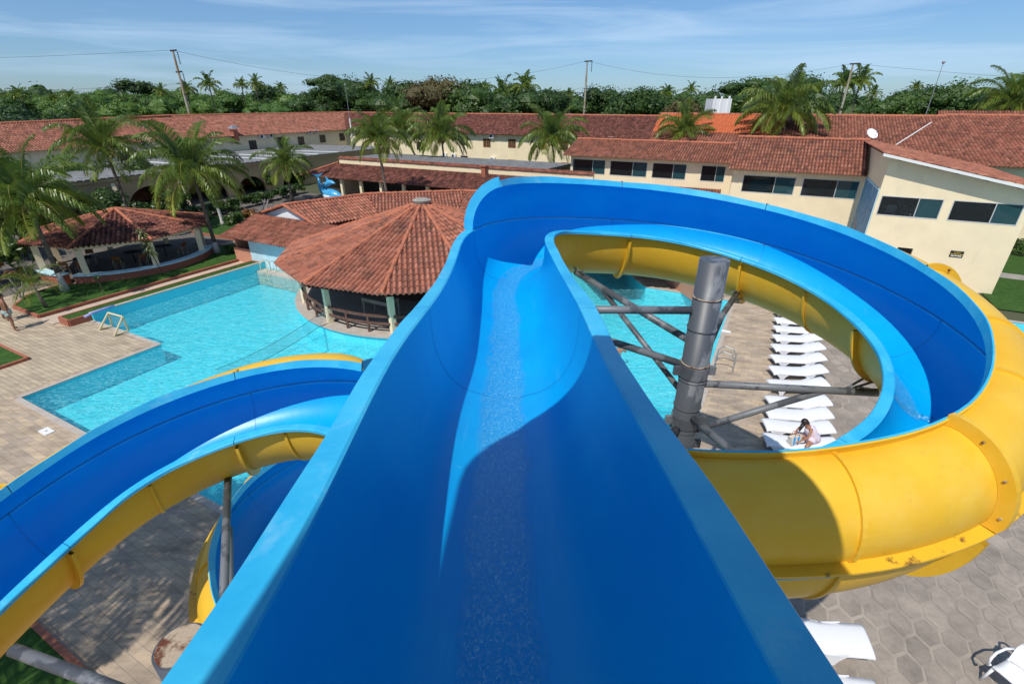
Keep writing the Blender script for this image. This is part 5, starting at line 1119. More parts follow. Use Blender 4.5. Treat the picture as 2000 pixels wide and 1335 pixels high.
wood('distant_wood', 'far wood along the horizon', 'tree', [(-420+i*15+rdw.uniform(-5, 5), rdw.uniform(215, 320), rdw.uniform(12, 15.5), rdw.uniform(8, 12)) for i in range(58)], 4, leaf=.8, per=330)
# ---------------------------------------------------------------- shrubs, hedge, garden plants
def shrub(x, y, r, h, m, label, seed, nl=420, leaf=.11, z=.12, cat='shrub', name='shrub', elong=1.):
    p = atz(x, y, z); rd = random.Random(seed); root = empty(name, p, 0, label, cat); V = []; F = []; U = []
    crown_geo(rd, V, F, U, Vector((0, 0, h*.55)), r*elong, r, h*.6, nl, leaf, 8); mesh_obj('foliage', V, F, M[m], root, U)
    t = MB()
    for i in range(4): a = i*1.6+seed; t.tube([p, p+Vector((.5*r*math.cos(a), .5*r*math.sin(a), h*.6))], .03, 5, r1=.012)
    t.build('stem', M['bark'], root); return root
def hedge(pts, wd, h, m, label, seed, leaf=.13, dens=230):
    rd = random.Random(seed); root = empty('hedge', pts[0], 0, label, 'hedge'); V = []; F = []; U = []
    for a, b in zip(pts[:-1], pts[1:]):
        n = int((b-a).length/.7)+1
        for i in range(n): c = a.lerp(b, i/n)-pts[0]; crown_geo(rd, V, F, U, c+Vector((rd.uniform(-.15, .15), rd.uniform(-.15, .15), h*.5)), wd, wd, h*.62, dens, leaf, 5)
    mesh_obj('foliage', V, F, M[m], root, U)
    t = MB()
    t.bar(pts[0]+Vector((0, 0, .1)), pts[1]+Vector((0, 0, .1)), wd*.8, .2); t.build('stem', M['bark'], root); return root
hedge([atz(412, 424), atz(470, 408), atz(592, 376)], .8, 1.15, 'bush', 'long clipped dark hedge below the arcade', 5)
hedge([atz(330, 445), atz(405, 428)], 1.0, 1.3, 'bush', 'leafy hedge right behind the pavilion roof', 6)
shrub(290, 395, 2.4, 3.6, 'bush', 'big leafy bush behind the pavilion, before an arch', 11, 1500, .16)
shrub(180, 420, 2.2, 3.0, 'bush', 'dark rounded bush left of the leaning palm trunk', 12, 1300, .16)
shrub(461, 447, .9, 1.3, 'bush', 'small bushy tree on the far lawn', 13, 650)
shrub(490, 440, .7, 1.3, 'croton', 'reddish-green bush beside the ladder', 14, 450)
shrub(400, 440, .8, 1.0, 'bush', 'round shrub left of the small bushy tree', 15, 500)
shrub(545, 362, 1.0, 2.0, 'bush', 'light green shrub against the second arch', 16, 600)
shrub(455, 492, .55, .5, 'bush', 'low spiky clump near the lawn palm foot', 17, 350)
shrub(1990, 495, .8, .9, 'bush', 'spiky plant at the far right house corner', 18, 400)
shrub(352, 408, 1.0, 1.7, 'varieg', 'pale yellow-green shrub right of the pavilion roof', 19, 500, .16)
for i, (x, y, r, h, l) in enumerate([(20, 500, 3.2, 4.6, 'large dark tree-like bush at left edge'), (75, 468, 2.6, 3.6, 'dark bush behind the leftmost palm trunk'), (-60, 560, 3.0, 4.2, 'dark bush partly outside the left edge')]): shrub(x, y, r, h, 'bush', l, 30+i, 2200, .17, z=0)
for i, (x, y, r, h, m_, l) in enumerate([(-5, 500, 3.6, 5.6, 'tree', 'tall dark tree-like bush filling the left edge'), (60, 455, 3.4, 4.6, 'tree', 'dense dark bush behind the leftmost palm crown'), (95, 405, 2.8, 4.2, 'tree', 'tall dark bush before the left arches, behind the leftmost palm'), (160, 395, 2.6, 4.0, 'tree', 'tall dark bush before the left arches, left of the leaning trunk'), (232, 385, 2.2, 3.4, 'tree', 'tall dark bush before the left arches, right of the leaning trunk'), (130, 430, 2.4, 3.2, 'bush', 'dark bush left of the arcade behind the pavilion'), (225, 430, 1.8, 2.4, 'bush', 'leafy bush behind the left part of pavilion roof'), (345, 425, 1.6, 2.2, 'bush', 'leafy bush behind the right part of pavilion roof'), (520, 372, 1.3, 1.8, 'bush', 'yellow-green bush between the arches and hedge'), (585, 362, 1.0, 1.6, 'bush', 'small bush against the cream gallery wall')]): shrub(x, y, r, h, m_, l, 60+i, 1800, .15, z=0)
hedge([atz(185, 450, 0), atz(260, 436, 0), atz(340, 428, 0)], 1.1, 1.6, 'bush', 'dark planting bed hedge behind the pavilion', 81)
# reddish croton with bare stems
p = atz(45, 585, .12); cr = empty('croton', p, 0, 'croton with bare pale stems and reddish leaves by the left lawn', 'plant')
rd = random.Random(4)
for i in range(5):
    a = i*1.3; tip = p+Vector((.75*math.cos(a), .5*math.sin(a), 1.1+.3*(i % 3))); mb = MB(); mb.tube([p, p.lerp(tip, .5)+Vector((0, 0, .15)), tip], .03, 6, r1=.015); mb.build('stem', M['concrete'], cr)
    V = []; F = []; U = []; crown_geo(rd, V, F, U, tip-p, .32, .32, .34, 110, .10, 4); mesh_obj('leaf_tuft', V, F, M['croton'], cr, U)
# short feathery palm on lawn
V, F, U, RB = palm_parts(91, 13, 1.7, 34, (0, 0, 0))
b = atz(89, 601, .14); sp = empty('young_palm', b, 0, 'short feathery palm on the near left lawn', 'palm tree'); cr_ = Vector((-.25, .1, 1.15))
o = mesh_obj('fronds', [v+cr_ for v in V], F, M['palm'], sp, U); RB.v = [v+cr_+b for v in RB.v]; RB.build('midribs', M['palmrib'], sp)
for dx in (0, .12): mb = MB(); mb.tube([b+Vector((dx, 0, 0)), b+cr_+Vector((dx*.3, 0, 0))], .05, 8, r1=.04); mb.build('trunk', M['trunk'], sp, smooth=True)
# dracaena with pale striped leaves
b = atz(317, 535, .14); dr = empty('dracaena', b, 0, 'pale striped-leaf plant on slim stem before the pavilion', 'plant'); top = Vector((-.62, .15, 2.6)); rd = random.Random(8)
V = []; F = []; U = []
for i in range(130):
    t = rd.uniform(.38, 1); c = top*t; a = rd.uniform(0, 6.28); el = rd.uniform(-.5, 1.2); d = Vector((math.cos(a)*math.cos(el), math.sin(a)*math.cos(el), math.sin(el))); l = rd.uniform(.35, .62)
    s = d.cross(Vector((0, 0, 1))).normalized(); leaf_quadstrip(V, F, U, [(c, s), (c+d*l*.5, s), (c+d*l*.9+Vector((0, 0, -.16)), s)], [.02, .035, .004], rd.random())
mesh_obj('leaves', V, F, M['varieg'], dr, U); mb = MB(); mb.tube([b, b+top*.5+Vector((.05, 0, 0)), b+top], .028, 7, r1=.018); mb.build('stem', M['bark'], dr)
b = atz(203, 575, .14); sk = empty('sapling', b, 0, 'thin staked sapling on the lawn before the pavilion', 'plant'); mb = MB(); mb.tube([b, b+Vector((0, 0, .9))], .012, 6); mb.build('stem', M['bark'], sk)
V = []; F = []; U = []; crown_geo(rd, V, F, U, Vector((0, 0, .9)), .18, .18, .2, 40, .06, 3); mesh_obj('leaves', V, F, M['bush'], sk, U)
# ---------------------------------------------------------------- sun loungers
def strip_solid(mb, prof, hwid, th, f, curl=.0):
    """a slab following prof [(s, z)] with half width hwid; curl lowers the long edges"""
    n = len(prof); m = 7; vs = []; fs = []
    for s, z in prof:
        for j in range(m):
            x = -1+2*j/(m-1); vs.append(f(s, x*hwid, z-curl*abs(x)**3)); 
        for j in range(m):
            x = 1-2*j/(m-1); vs.append(f(s, x*hwid, z-th-curl*abs(x)**3))
    k = 2*m
    for i in range(n-1):
        for j in range(k): fs.append((i*k+j, i*k+(j+1) % k, (i+1)*k+(j+1) % k, (i+1)*k+j))
    fs.append(tuple(range(k))[::-1]); fs.append(tuple((n-1)*k+j for j in range(k)))
    return mb.add(vs, fs)
def make_lounger():
    root = empty('sun_lounger', (0, 0, 0)); I = lambda x, y, z: Vector((x, y, z))
    prof = [(-.98, .30), (-.93, .335), (-.8, .35), (-.5, .335), (-.1, .315), (.25, .31), (.34, .322), (.55, .375), (.8, .44), (.97, .475), (1.0, .47)]
    mb = MB(); strip_solid(mb, prof, .34, .035, I, .045); bd = mb.build('bed', M['plastic'], root, smooth=True); bd.data.polygons.foreach_set('use_smooth', [len(q.vertices) == 4 and abs(q.normal.z) > .5 for q in bd.data.polygons])
    for sgn in (1, -1):
        for nm, x0, x1, xc in (('leg_panel', -.86, -.42, -.66), ('leg_panel', .12, .62, .36)):
            n = 12; top = []; bot = []
            for i in range(n+1):
                x = x0+(x1-x0)*i/n; zt_ = .27 if x < .3 else .27+(x-.3)*.38; u = abs(x-xc)/(max(x1-xc, xc-x0)); zb = 0 if u < .28 else zt_*(min(1, (u-.28)/.72)**.45)
                top.append((x, zt_)); bot.append((x, min(zb, zt_-.012)))
            vs = []; 
            for (x, a), (_, b) in zip(top, bot): vs += [I(x, sgn*.315, b), I(x, sgn*.345, b), I(x, sgn*.335, a), I(x, sgn*.305, a)]
            fs = [(4*i+j, 4*i+4+j, 4*i+4+(j+1) % 4, 4*i+(j+1) % 4) for i in range(n) for j in range(4)]+[(0, 1, 2, 3), (4*n+3, 4*n+2, 4*n+1, 4*n)]
            mb = MB(); mb.add(vs, fs); mb.build(nm, M['plastic'], root)
    return root
lg = make_lounger(); used = False
LOU = [(1557, 612, -6, 'farthest white sun lounger, half hidden by the far turn of the slide'), (1557, 626, -7, 'second farthest white sun lounger in the poolside row'), (1557, 641, -6, 'third farthest white sun lounger in the poolside row'), (1558, 658, -3, 'fourth farthest white sun lounger in the poolside row'), (1560, 677, -3, 'fifth farthest white sun lounger in the poolside row'), (1559, 698, -2, 'sixth farthest white sun lounger in the poolside row'), (1558, 722, -3, 'white sun lounger just above where its row meets the steel arm, two back'), (1562, 748, -2, 'white sun lounger just beyond the horizontal steel arm'), (1566, 781, -5, 'white sun lounger crossed by the horizontal steel arm'), (1565, 812, -5, 'white sun lounger crossed by the slanting steel brace'), (1568, 842, -9, 'empty white sun lounger right behind the seated woman'), (1566, 880, -12, 'white sun lounger on which the woman sits'), (1568, 935, -8, 'white sun lounger almost hidden by the yellow shell, its tip showing')]
# rows measured from the photo: centre pixel, turn
ys = [609, 625, 641, 658, 677, 698, 721, 748, 782, 806, 831, 862, 898]
for i, (x, y, a, l) in enumerate(LOU):
    c = atz(1557 if i < 11 else 1562, ys[i], .33); o = lg if not used else copy_tree(lg); used = True
    o.location = (c.x, c.y, 0); o.rotation_euler = (0, 0, math.radians(a)); tag(o, l, 'sun lounger', 'white sun loungers by the pool')
    if i == 11: LW = o
for x, y, a, l in ((1580, 1232, -14, 'near white sun lounger under the yellow shell, the upper one at bottom'), (1590, 1338, -16, 'near white sun lounger cut by the bottom edge of the photo')):
    c = atz(x, y, .35); o = copy_tree(lg); o.location = (c.x, c.y, 0); o.rotation_euler = (0, 0, math.radians(a)); tag(o, l, 'sun lounger', 'white sun loungers by the pool')
# ---------------------------------------------------------------- plastic chair (bottom right) and chairs behind the window
def make_arm_chair(loc, rz, label, scale=1.):
    root = empty('plastic_chair', loc, rz, label, 'chair'); L = root.location; Rz = Matrix.Rotation(rz, 3, 'Z')
    def f(x, y, z): return L + Vector((x, y, z))          # children keep the root's own axes
    mb = MB(); strip_solid(mb, [(-.24, .43), (-.1, .42), (.1, .43), (.22, .455), (.25, .44)], .23, .025, f, .02); mb.build('seat', M['plastic'], root, smooth=True)
    mb = MB(); vs = []; fs = []; n = 8; m = 9
    for side in (0, .02):
        for i in range(n+1):
            t = i/n
            for j in range(m): x = -1+2*j/(m-1); vs.append(f(-.22-.16*t-side+.05*x*x, x*(.22+.03*t-.10*max(0, t-.7)), .43+.42*t-.05*x*x*t))
    k = (n+1)*m
    for s_ in (0, 1):
        for i in range(n):
            for j in range(m-1):
                q = (s_*k+i*m+j, s_*k+i*m+j+1, s_*k+(i+1)*m+j+1, s_*k+(i+1)*m+j); fs.append(q if s_ else q[::-1])
    for i in range(n): fs += [(i*m, (i+1)*m, k+(i+1)*m, k+i*m), (i*m+m-1, k+i*m+m-1, k+(i+1)*m+m-1, (i+1)*m+m-1)]
    for j in range(m-1): fs.append((n*m+j, n*m+j+1, k+n*m+j+1, k+n*m+j))
    mb.add(vs, fs); mb.build('backrest', M['plastic'], root, smooth=True)
    for sg in (1, -1):
        mb = MB(); mb.tube([f(-.30, sg*.25, .62), f(-.1, sg*.30, .66), f(.15, sg*.31, .66), f(.27, sg*.30, .60), f(.26, sg*.29, .40), f(.22, sg*.27, .43)], .022, 8); mb.build('armrest', M['plastic'], root, smooth=True)
        for x0, x1 in ((.20, .27), (-.20, -.30)):
            mb = MB(); mb.tube([f(x0, sg*.21, .43), f(x1, sg*.26, 0)], .028, 8, r1=.018); mb.build('leg', M['plastic'], root, smooth=True)
    root.scale = (scale,)*3
    return root
c = atz(1985, 1318, .42); ch = make_arm_chair((c.x, c.y, .012), math.radians(200), 'white plastic armchair at the bottom right corner, casting a long dark shadow')
mb = MB(); L = ch.location
mb.tube([L+Vector(v) for v in ((-.30, -.13, .80), (-.37, -.14, 1.0), (-.40, -.05, 1.10), (-.40, .05, 1.10), (-.37, .14, 1.0), (-.30, .13, .80))], .022, 8); mb.build('top_rail', M['plastic'], ch, smooth=True)
for i, (u, v, l) in enumerate(((6.1, 35.6, 'white plastic chair behind the right-hand glass, leftmost'), (7.0, 35.5, 'white plastic chair behind the right-hand glass, second from left'), (7.55, 35.7, 'white plastic chair behind the right-hand glass, third from left'), (7.9, 36.4, 'white plastic chair deeper inside, nearest the window post'), (7.1, 37.3, 'white plastic chair raised at the back behind the glass'))):
    make_arm_chair(W(u, v, 3.41), GRID+PI/2+i, l)['group'] = 'chairs behind the glass'
# rattan-coloured chairs and tables in the pavilion
def bistro(loc, rz, label):
    root = empty('pavilion_chair', loc, rz, label, 'chair'); L = root.location; f = lambda x, y, z: L+Vector((x, y, z)); root['group'] = 'chairs in the pavilion'
    mb = MB(); mb.hexa([f(-.21, -.22, .42), f(.21, -.22, .42), f(.21, .22, .42), f(-.21, .22, .42), f(-.21, -.22, .46), f(.21, -.22, .46), f(.21, .22, .46), f(-.21, .22, .46)]); mb.build('seat', M['wood'], root)
    mb = MB(); mb.hexa([f(-.24, -.21, .62), f(-.20, -.21, .62), f(-.20, .21, .62), f(-.24, .21, .62), f(-.30, -.21, .88), f(-.27, -.21, .88), f(-.27, .21, .88), f(-.30, .21, .88)]); mb.build('backrest', M['wood'], root)
    for x in (-.2, .19):
        for y in (-.2, .2): mb = MB(); mb.tube([f(x, y, 0), f(x, y, .42 if x > 0 else .62)], .014, 6); mb.build('leg', M['goal'], root)
    return root
def rtable(loc, label):
    root = empty('round_table', loc, 0, label, 'table'); L = root.location
    mb = MB(); mb.tube([L+Vector((0, 0, .71)), L+Vector((0, 0, .74))], .48, 24); mb.build('top', M['dark'], root)
    mb = MB(); mb.tube([L, L+Vector((0, 0, .71))], .04, 8); mb.build('leg', M['dark'], root)
PCH = [(-38.4, 12.9, 40, 'wooden pavilion chair left of the left table'), (-37.2, 12.8, 120, 'wooden pavilion chair nearest the wall end, left'), (-36.4, 13.2, 150, 'wooden pavilion chair nearest the left post'), (-38.6, 14.6, -30, 'wooden pavilion chair behind the left table'), (-35.7, 14.8, 140, 'wooden pavilion chair just right of the middle post'), (-34.9, 15.8, 170, 'wooden pavilion chair right of the striped plant'), (-35.4, 18.6, 200, 'wooden pavilion chair at the far right wall')]
for u, v, a, l in PCH: bistro(W(u, v, .05), math.radians(a)+GRID, l)
rtable(W(-37.6, 13.8, .05), 'dark round table at the open left side of the pavilion'); rtable(W(-36.3, 16.0, .05), 'dark round table in the shade at pavilion centre'); rtable(W(-36.0, 17.8, .05), 'dark round table deep under the pavilion roof, right')
# ---------------------------------------------------------------- water-polo goal, pool fittings, net
gb = atz(212, 640, 0); gl_ = empty('water_goal', gb, 0, 'cream pipe water-polo goal standing at the pool edge', 'goal')
fl_, fr_ = atz(195, 645), atz(224, 657); bl_, br_ = atz(220, 637), atz(252, 646)
tl_ = aty(212, 612, (fl_.y+bl_.y)/2); tr_ = aty(240, 620, (fr_.y+br_.y)/2)
for a, b, nm in ((fl_, tl_, 'post'), (bl_, tl_, 'post'), (fr_, tr_, 'post'), (br_, tr_, 'post'), (tl_, tr_, 'crossbar'), (fl_, bl_, 'ground_bar'), (fr_, br_, 'ground_bar')):
    mb = MB(); mb.tube([a+Vector((0, 0, .04)), b+Vector((0, 0, .04))], .042, 8); mb.build(nm, M['goal'], gl_)
mb = MB()
for k in range(1, 8): mb.tube([tl_.lerp(tr_, k/8), bl_.lerp(br_, k/8).lerp(tl_.lerp(tr_, k/8), .25)], .006, 4)
for k in range(1, 5): t = k*.19; mb.tube([tl_.lerp(bl_, t), tr_.lerp(br_, t)], .006, 4)
mb.build('net', M['net'], gl_)
def ladder(loc, du, label, yellow=False, rungs=True):
    root = empty('pool_ladder', loc, 0, label, 'pool ladder'); du = Vector(du); side = du.cross(Vector((0, 0, 1)))
    for s in (-.28, .28):
        o = root.location+side*s; mb = MB(); pts = [o-du*.45, o-du*.45+Vector((0, 0, .5)), o-du*.3+Vector((0, 0, .72)), o+Vector((0, 0, .78)), o+du*.22+Vector((0, 0, .6)), o+du*.25+Vector((0, 0, -.7))]
        mb.tube(pts, .024, 8); mb.build('handrail', M['goal' if yellow else 'galv'], root)
    for z in (-.25, -.5): mb = MB(); mb.tube([root.location+side*-.28+du*.25+Vector((0, 0, z)), root.location+side*.28+du*.25+Vector((0, 0, z))], .02, 6); mb.build('rung', M['goal' if yellow else 'galv'], root)
ladder(atz(1408, 715), -E1, 'steel pool ladder at the right pool edge beside the column')
ladder(W(-27.0, 18.75, -.05), -E2, 'yellowed pool ladder at the pale blue wall below the bar roof', True)
# volleyball net across the pool
nv = empty('volleyball_net', atz(480, 700, .2), 0, 'sagging volleyball net strung across the pool towards the bar', 'net')
na = atz(420, 722, .55); nb = pc(*BC, 6.35, -97.5, 1.15)
def sag(a, b, t, s): return a.lerp(b, t)-Vector((0, 0, s*4*t*(1-t)))
mb = MB(); mb.tube([sag(na, nb, t/20, .25) for t in range(21)], .009, 5); mb.build('top_cord', M['cable'], nv)
na2, nb2 = na-Vector((0, 0, .5)), pc(*BC, 6.9, -98, .35); lo = lambda t: sag(na2, nb2, t, .15) 
mb = MB(); mb.tube([lo(t/20) for t in range(21)], .010, 5); mb.build('bottom_cord', M['cable'], nv)
mb = MB()
for k in range(1, 90): t = k/90; mb.tube([sag(na, nb, t, .25), lo(t)], .0035, 3, cap=False)
for j in range(1, 6): mb.tube([sag(na, nb, t/24, .25).lerp(lo(t/24), j/6) for t in range(25)], .0035, 3, cap=False)
mb.build('mesh', M['net'], nv)
# aluminium ladder on the annex, foam noodles, little things
la = empty('ladder', atz(512, 436, 2.4), 0, 'aluminium ladder leaning against the white gable on the annex roof', 'ladder')
fa, ta = aty(507, 438, 33.5), aty(518, 389, 34.3); sd_ = Vector((.32, -.1, 0))
for s in (0, 1): mb = MB(); mb.bar(fa+sd_*s, ta+sd_*s*.75, .05, .07); mb.build('stile', M['galv'], la)
for k in range(1, 9): mb = MB(); t = k/9; mb.tube([fa.lerp(ta, t), (fa+sd_).lerp(ta+sd_*.75, t)], .018, 6); mb.build('rung', M['galv'], la)
nd = empty('foam_mat', atz(195, 604, .4), 0, 'lilac foam mat rolled over the corner of raised pool edge', 'foam mat')
mb = MB(); mb.tube([atz(165, 619, .38), atz(180, 611, .45), atz(205, 602, .46), atz(223, 597, .44)], .055, 10); mb.build('roll', M['lilac'], nd, smooth=True)
bx_ = empty('floor_lid', atz(91, 842, .01), 0, 'white square cover plate on the near left paving', 'cover plate'); c = atz(91, 842, .01)
mb = MB(); ff = lambda u, v, z: c+E1*u+E2*v+Vector((0, 0, z)); mb.box(-.24, .24, -.13, .13, -.008, .02, ff); mb.build('plate', M['trim'], bx_)
mb = MB(); mb.tube([c+Vector((0, 0, .02)), c+Vector((0, 0, .03))], .03, 8); mb.build('knob', M['galv'], bx_)
wb_ = empty('white_post', atz(1398, 655, 0), 0, 'small white paving plate beside the right pool edge', 'cover plate'); wb_.name = 'floor_lid'
c2 = atz(1418, 647, .01); mb = MB(); ff = lambda u, v, z: c2+E1*u+E2*v+Vector((0, 0, z)); mb.box(-.2, .2, -.12, .12, -.008, .02, ff); mb.build('plate', M['trim'], wb_)
# ---------------------------------------------------------------- dolphins at the gallery
def dolphin(root, pts, rad, nm, white=True):
    mb = MB(); mb.tube(pts, rad, 16); b = mb.build(nm, M['dolphin'], root, smooth=True); return b
dl = empty('dolphin_sculpture', W(-42.3, 38.7, .06), 0, 'glossy blue sculpture of two dolphins, tails up, by the gallery posts', 'sculpture'); D = dl.location
def DP(x, z, y=0.): return D+E1*x*1.12+E2*y+Vector((0, 0, z*1.12))
big = [DP(-1.25, 2.05), DP(-1.2, 1.65), DP(-1.15, 1.25), DP(-.85, .85), DP(-.35, .62), DP(.2, .55), DP(.75, .48), DP(1.15, .40), DP(1.45, .36), DP(1.75, .30)]
dolphin(dl, big, [.07, .15, .26, .42, .55, .58, .50, .36, .16, .05], 'big_dolphin')
sm_ = [DP(-.95, 1.45, -.2), DP(-.6, 1.30, -.2), DP(-.2, 1.42, -.15), DP(.2, 1.62, -.1), DP(.55, 1.68, -.1), DP(.8, 1.62, -.1), DP(1.0, 1.60, -.1)]
dolphin(dl, sm_, [.05, .16, .28, .30, .22, .10, .03], 'small_dolphin')
def fin(name, p, q, r, th=.05):
    mb = MB(); n = (q-p).cross(r-p).normalized()*th; mb.add([p-n, q-n, r-n, p+n, q+n, r+n], [(2, 1, 0), (3, 4, 5), (0, 1, 4, 3), (1, 2, 5, 4), (2, 0, 3, 5)]); mb.build(name, M['dolphin'], dl)
fin('tail_fluke', DP(-1.25, 1.95), DP(-1.75, 2.3, -.3), DP(-1.25, 2.25, .0)); fin('tail_fluke', DP(-1.25, 1.95), DP(-.8, 2.4, .3), DP(-1.3, 2.25, .0))
fin('dorsal_fin', DP(-.05, 1.6, -.12), DP(.35, 1.75, -.1), DP(-.15, 2.15, -.1)); fin('flipper', DP(.45, .55, -.45), DP(.85, .45, -.42), DP(.25, .08, -.85))
mb = MB(); mb.tube([DP(-.9, .62, -.18), DP(-.3, .36, -.30), DP(.3, .28, -.3), DP(.9, .28, -.22), DP(1.3, .30, -.05)], [.12, .32, .38, .26, .05], 12); mb.build('pale_belly', M['dolphinw'], dl, smooth=True)
mb = MB(); mb.hexa([DP(-.9, 0, -.5), DP(1.1, 0, -.5), DP(1.1, 0, .5), DP(-.9, 0, .5), DP(-.8, .12, -.4), DP(1, .12, -.4), DP(1, .12, .4), DP(-.8, .12, .4)]); mb.build('plinth', M['concrete'], dl)
# ---------------------------------------------------------------- poles, masts, cables, dish, tank
def pole(top, Y, bot_x, label, arms):
    t = aty(top[0], top[1], Y); root = empty('utility_pole', (t.x, Y, 0), 0, label, 'utility pole')
    mb = MB(); mb.tube([(t.x, Y, 0), (t.x, Y, t.z)], .26, 8, r1=.15); mb.build('shaft', M['pole'], root)
    for z, l in arms: mb = MB(); mb.bar((t.x-l*.35, Y, t.z-z), (t.x+l*.65, Y-.2, t.z-z+.06), .16, .22); mb.build('crossarm', M['cable'], root)
    for z, l in arms:
        mb = MB(); x = t.x-.35*l if l < 0 or arms[0][1] < 0 else t.x+l*.6
        for k in range(6): mb.tube([(x, Y, t.z-z-.2-.28*k), (x, Y, t.z-z-.34-.28*k)], .10, 6)
        for k in range(1): mb.tube([(x, Y, t.z-z), (x, Y, t.z-z-1.9)], .025, 4)
        mb.build('insulator_string', M['cable'], root)
    return t
t1 = pole((337, 98), 88, 0, 'weathered concrete power pole that seems to lean, above the left wing', [(.1, 1.1), (3.0, 1.1), (6.2, .8)])
t2 = pole((1147, 119), 112, 0, 'concrete power pole in the middle of the skyline', [(.1, 1.6), (5.0, 1.2)])
t3 = pole((1667, 124), 100, 0, 'concrete power pole on the right, beside two palms', [(.1, 1.8)])
def cable(a, b, s, label):
    a, b = Vector(a), Vector(b); mb = MB(); mb.tube([sag(a, b, i/24, s) for i in range(25)], .017, 4); tag(mb.build('power_line', M['cable']), label, 'power line', 'power lines between the poles')
tl0 = Vector((-190, 70, t1.z-.5)); tr0 = Vector((210, 85, t3.z-1))
cable(tl0, t1, 2.0, 'upper power line left of the leaning-looking pole'); cable(t1, t2, 4.0, 'upper power line between left and middle poles'); cable(t2, t3, 2.6, 'upper power line between middle and right poles'); cable(t3, tr0, 3.5, 'power line right of the right-hand pole')
dz = Vector((0, 0, -4.6)); cable(tl0+dz, t1+dz, 2.0, 'lower power line left of the leaning-looking pole'); cable(t1+dz, t2+dz, 4.2, 'lower power line between left and middle poles'); cable(t2+dz, t3+dz, 2.8, 'lower power line between middle and right poles')
def mast(top, bot, Y, r, label, m='galv', low=None):
    a = aty(top[0], top[1], Y); b = aty(bot[0], bot[1], Y); root = empty('antenna_mast', b, 0, label, 'mast')
    mb = MB(); mb.tube([b, (a.x, Y, a.z)], r, 8, r1=r*.5); mb.build('tube', M[m], root)
    mb = MB(); mb.ball((a.x, Y, a.z), r*3, 8, 6); mb.build('tip', M[m], root)
    if low: mb = MB(); mb.tube([b, b+Vector((0, 0, low))], r*2.2, 8); mb.build('lower_pipe', M['trim'], root)
    return root
mast((1843, 122), (1785, 292), 52, .045, 'tall thin lattice-grey antenna mast rising over right roofs')
mast((674, 166), (690, 284), 90, .06, 'slim mast with white lower pipe at the inner corner of the wings', 'galv', 4.2)
c = aty(1702, 262, 44.5); ds = empty('satellite_dish', c-Vector((0, 0, .3)), 0, 'white satellite dish behind the ridge of the middle hall', 'satellite dish')
vs = [c]; fs = []; ax = Vector((.1, -.75, .65)).normalized(); xx = ax.cross(Vector((0, 0, 1))).normalized(); yy = xx.cross(ax)
for r_, off in ((.26, .03), (.48, .10)):
    for k in range(24): a = 2*PI*k/24; vs.append(c+xx*r_*math.cos(a)+yy*r_*math.sin(a)+ax*off)
for k in range(24): fs += [(0, 1+k, 1+(k+1) % 24), (1+k, 25+k, 25+(k+1) % 24, 1+(k+1) % 24)]
mb = MB(); mb.add(vs, fs); mb.build('dish', M['white'], ds); mb = MB(); mb.tube([c-yy*.55+ax*.1, c+ax*.65], .02, 6); mb.build('feed_arm', M['galv'], ds); mb = MB(); mb.tube([c, c-Vector((0, 0, 1.6))-ax*.2], .04, 8); mb.build('stand', M['galv'], ds)
c = aty(1402, 222, 80); tk = empty('water_tank', (c.x, 80, 0), 0, 'white ribbed water tank housing above the trees beyond the orange roof', 'water tank'); zt_ = aty(1402, 193, 80).z; w2 = 1.35
mb = MB(); mb.hexa([(c.x-w2, 79, 0), (c.x+w2, 79, 0), (c.x+w2, 82, 0), (c.x-w2, 82, 0), (c.x-w2, 79, zt_), (c.x+w2, 79, zt_), (c.x+w2, 82, zt_), (c.x-w2, 82, zt_)]); mb.build('housing', M['white'], tk)
for k in (-1.15, -.2, .9): mb = MB(); mb.hexa([(c.x+k-.12, 78.86, 2), (c.x+k+.12, 78.86, 2), (c.x+k+.12, 79.0, 2), (c.x+k-.12, 79.0, 2), (c.x+k-.12, 78.86, zt_+.35), (c.x+k+.12, 78.86, zt_+.35), (c.x+k+.12, 79.0, zt_+.35), (c.x+k-.12, 79.0, zt_+.35)]); mb.build('rib', M['white'], tk)
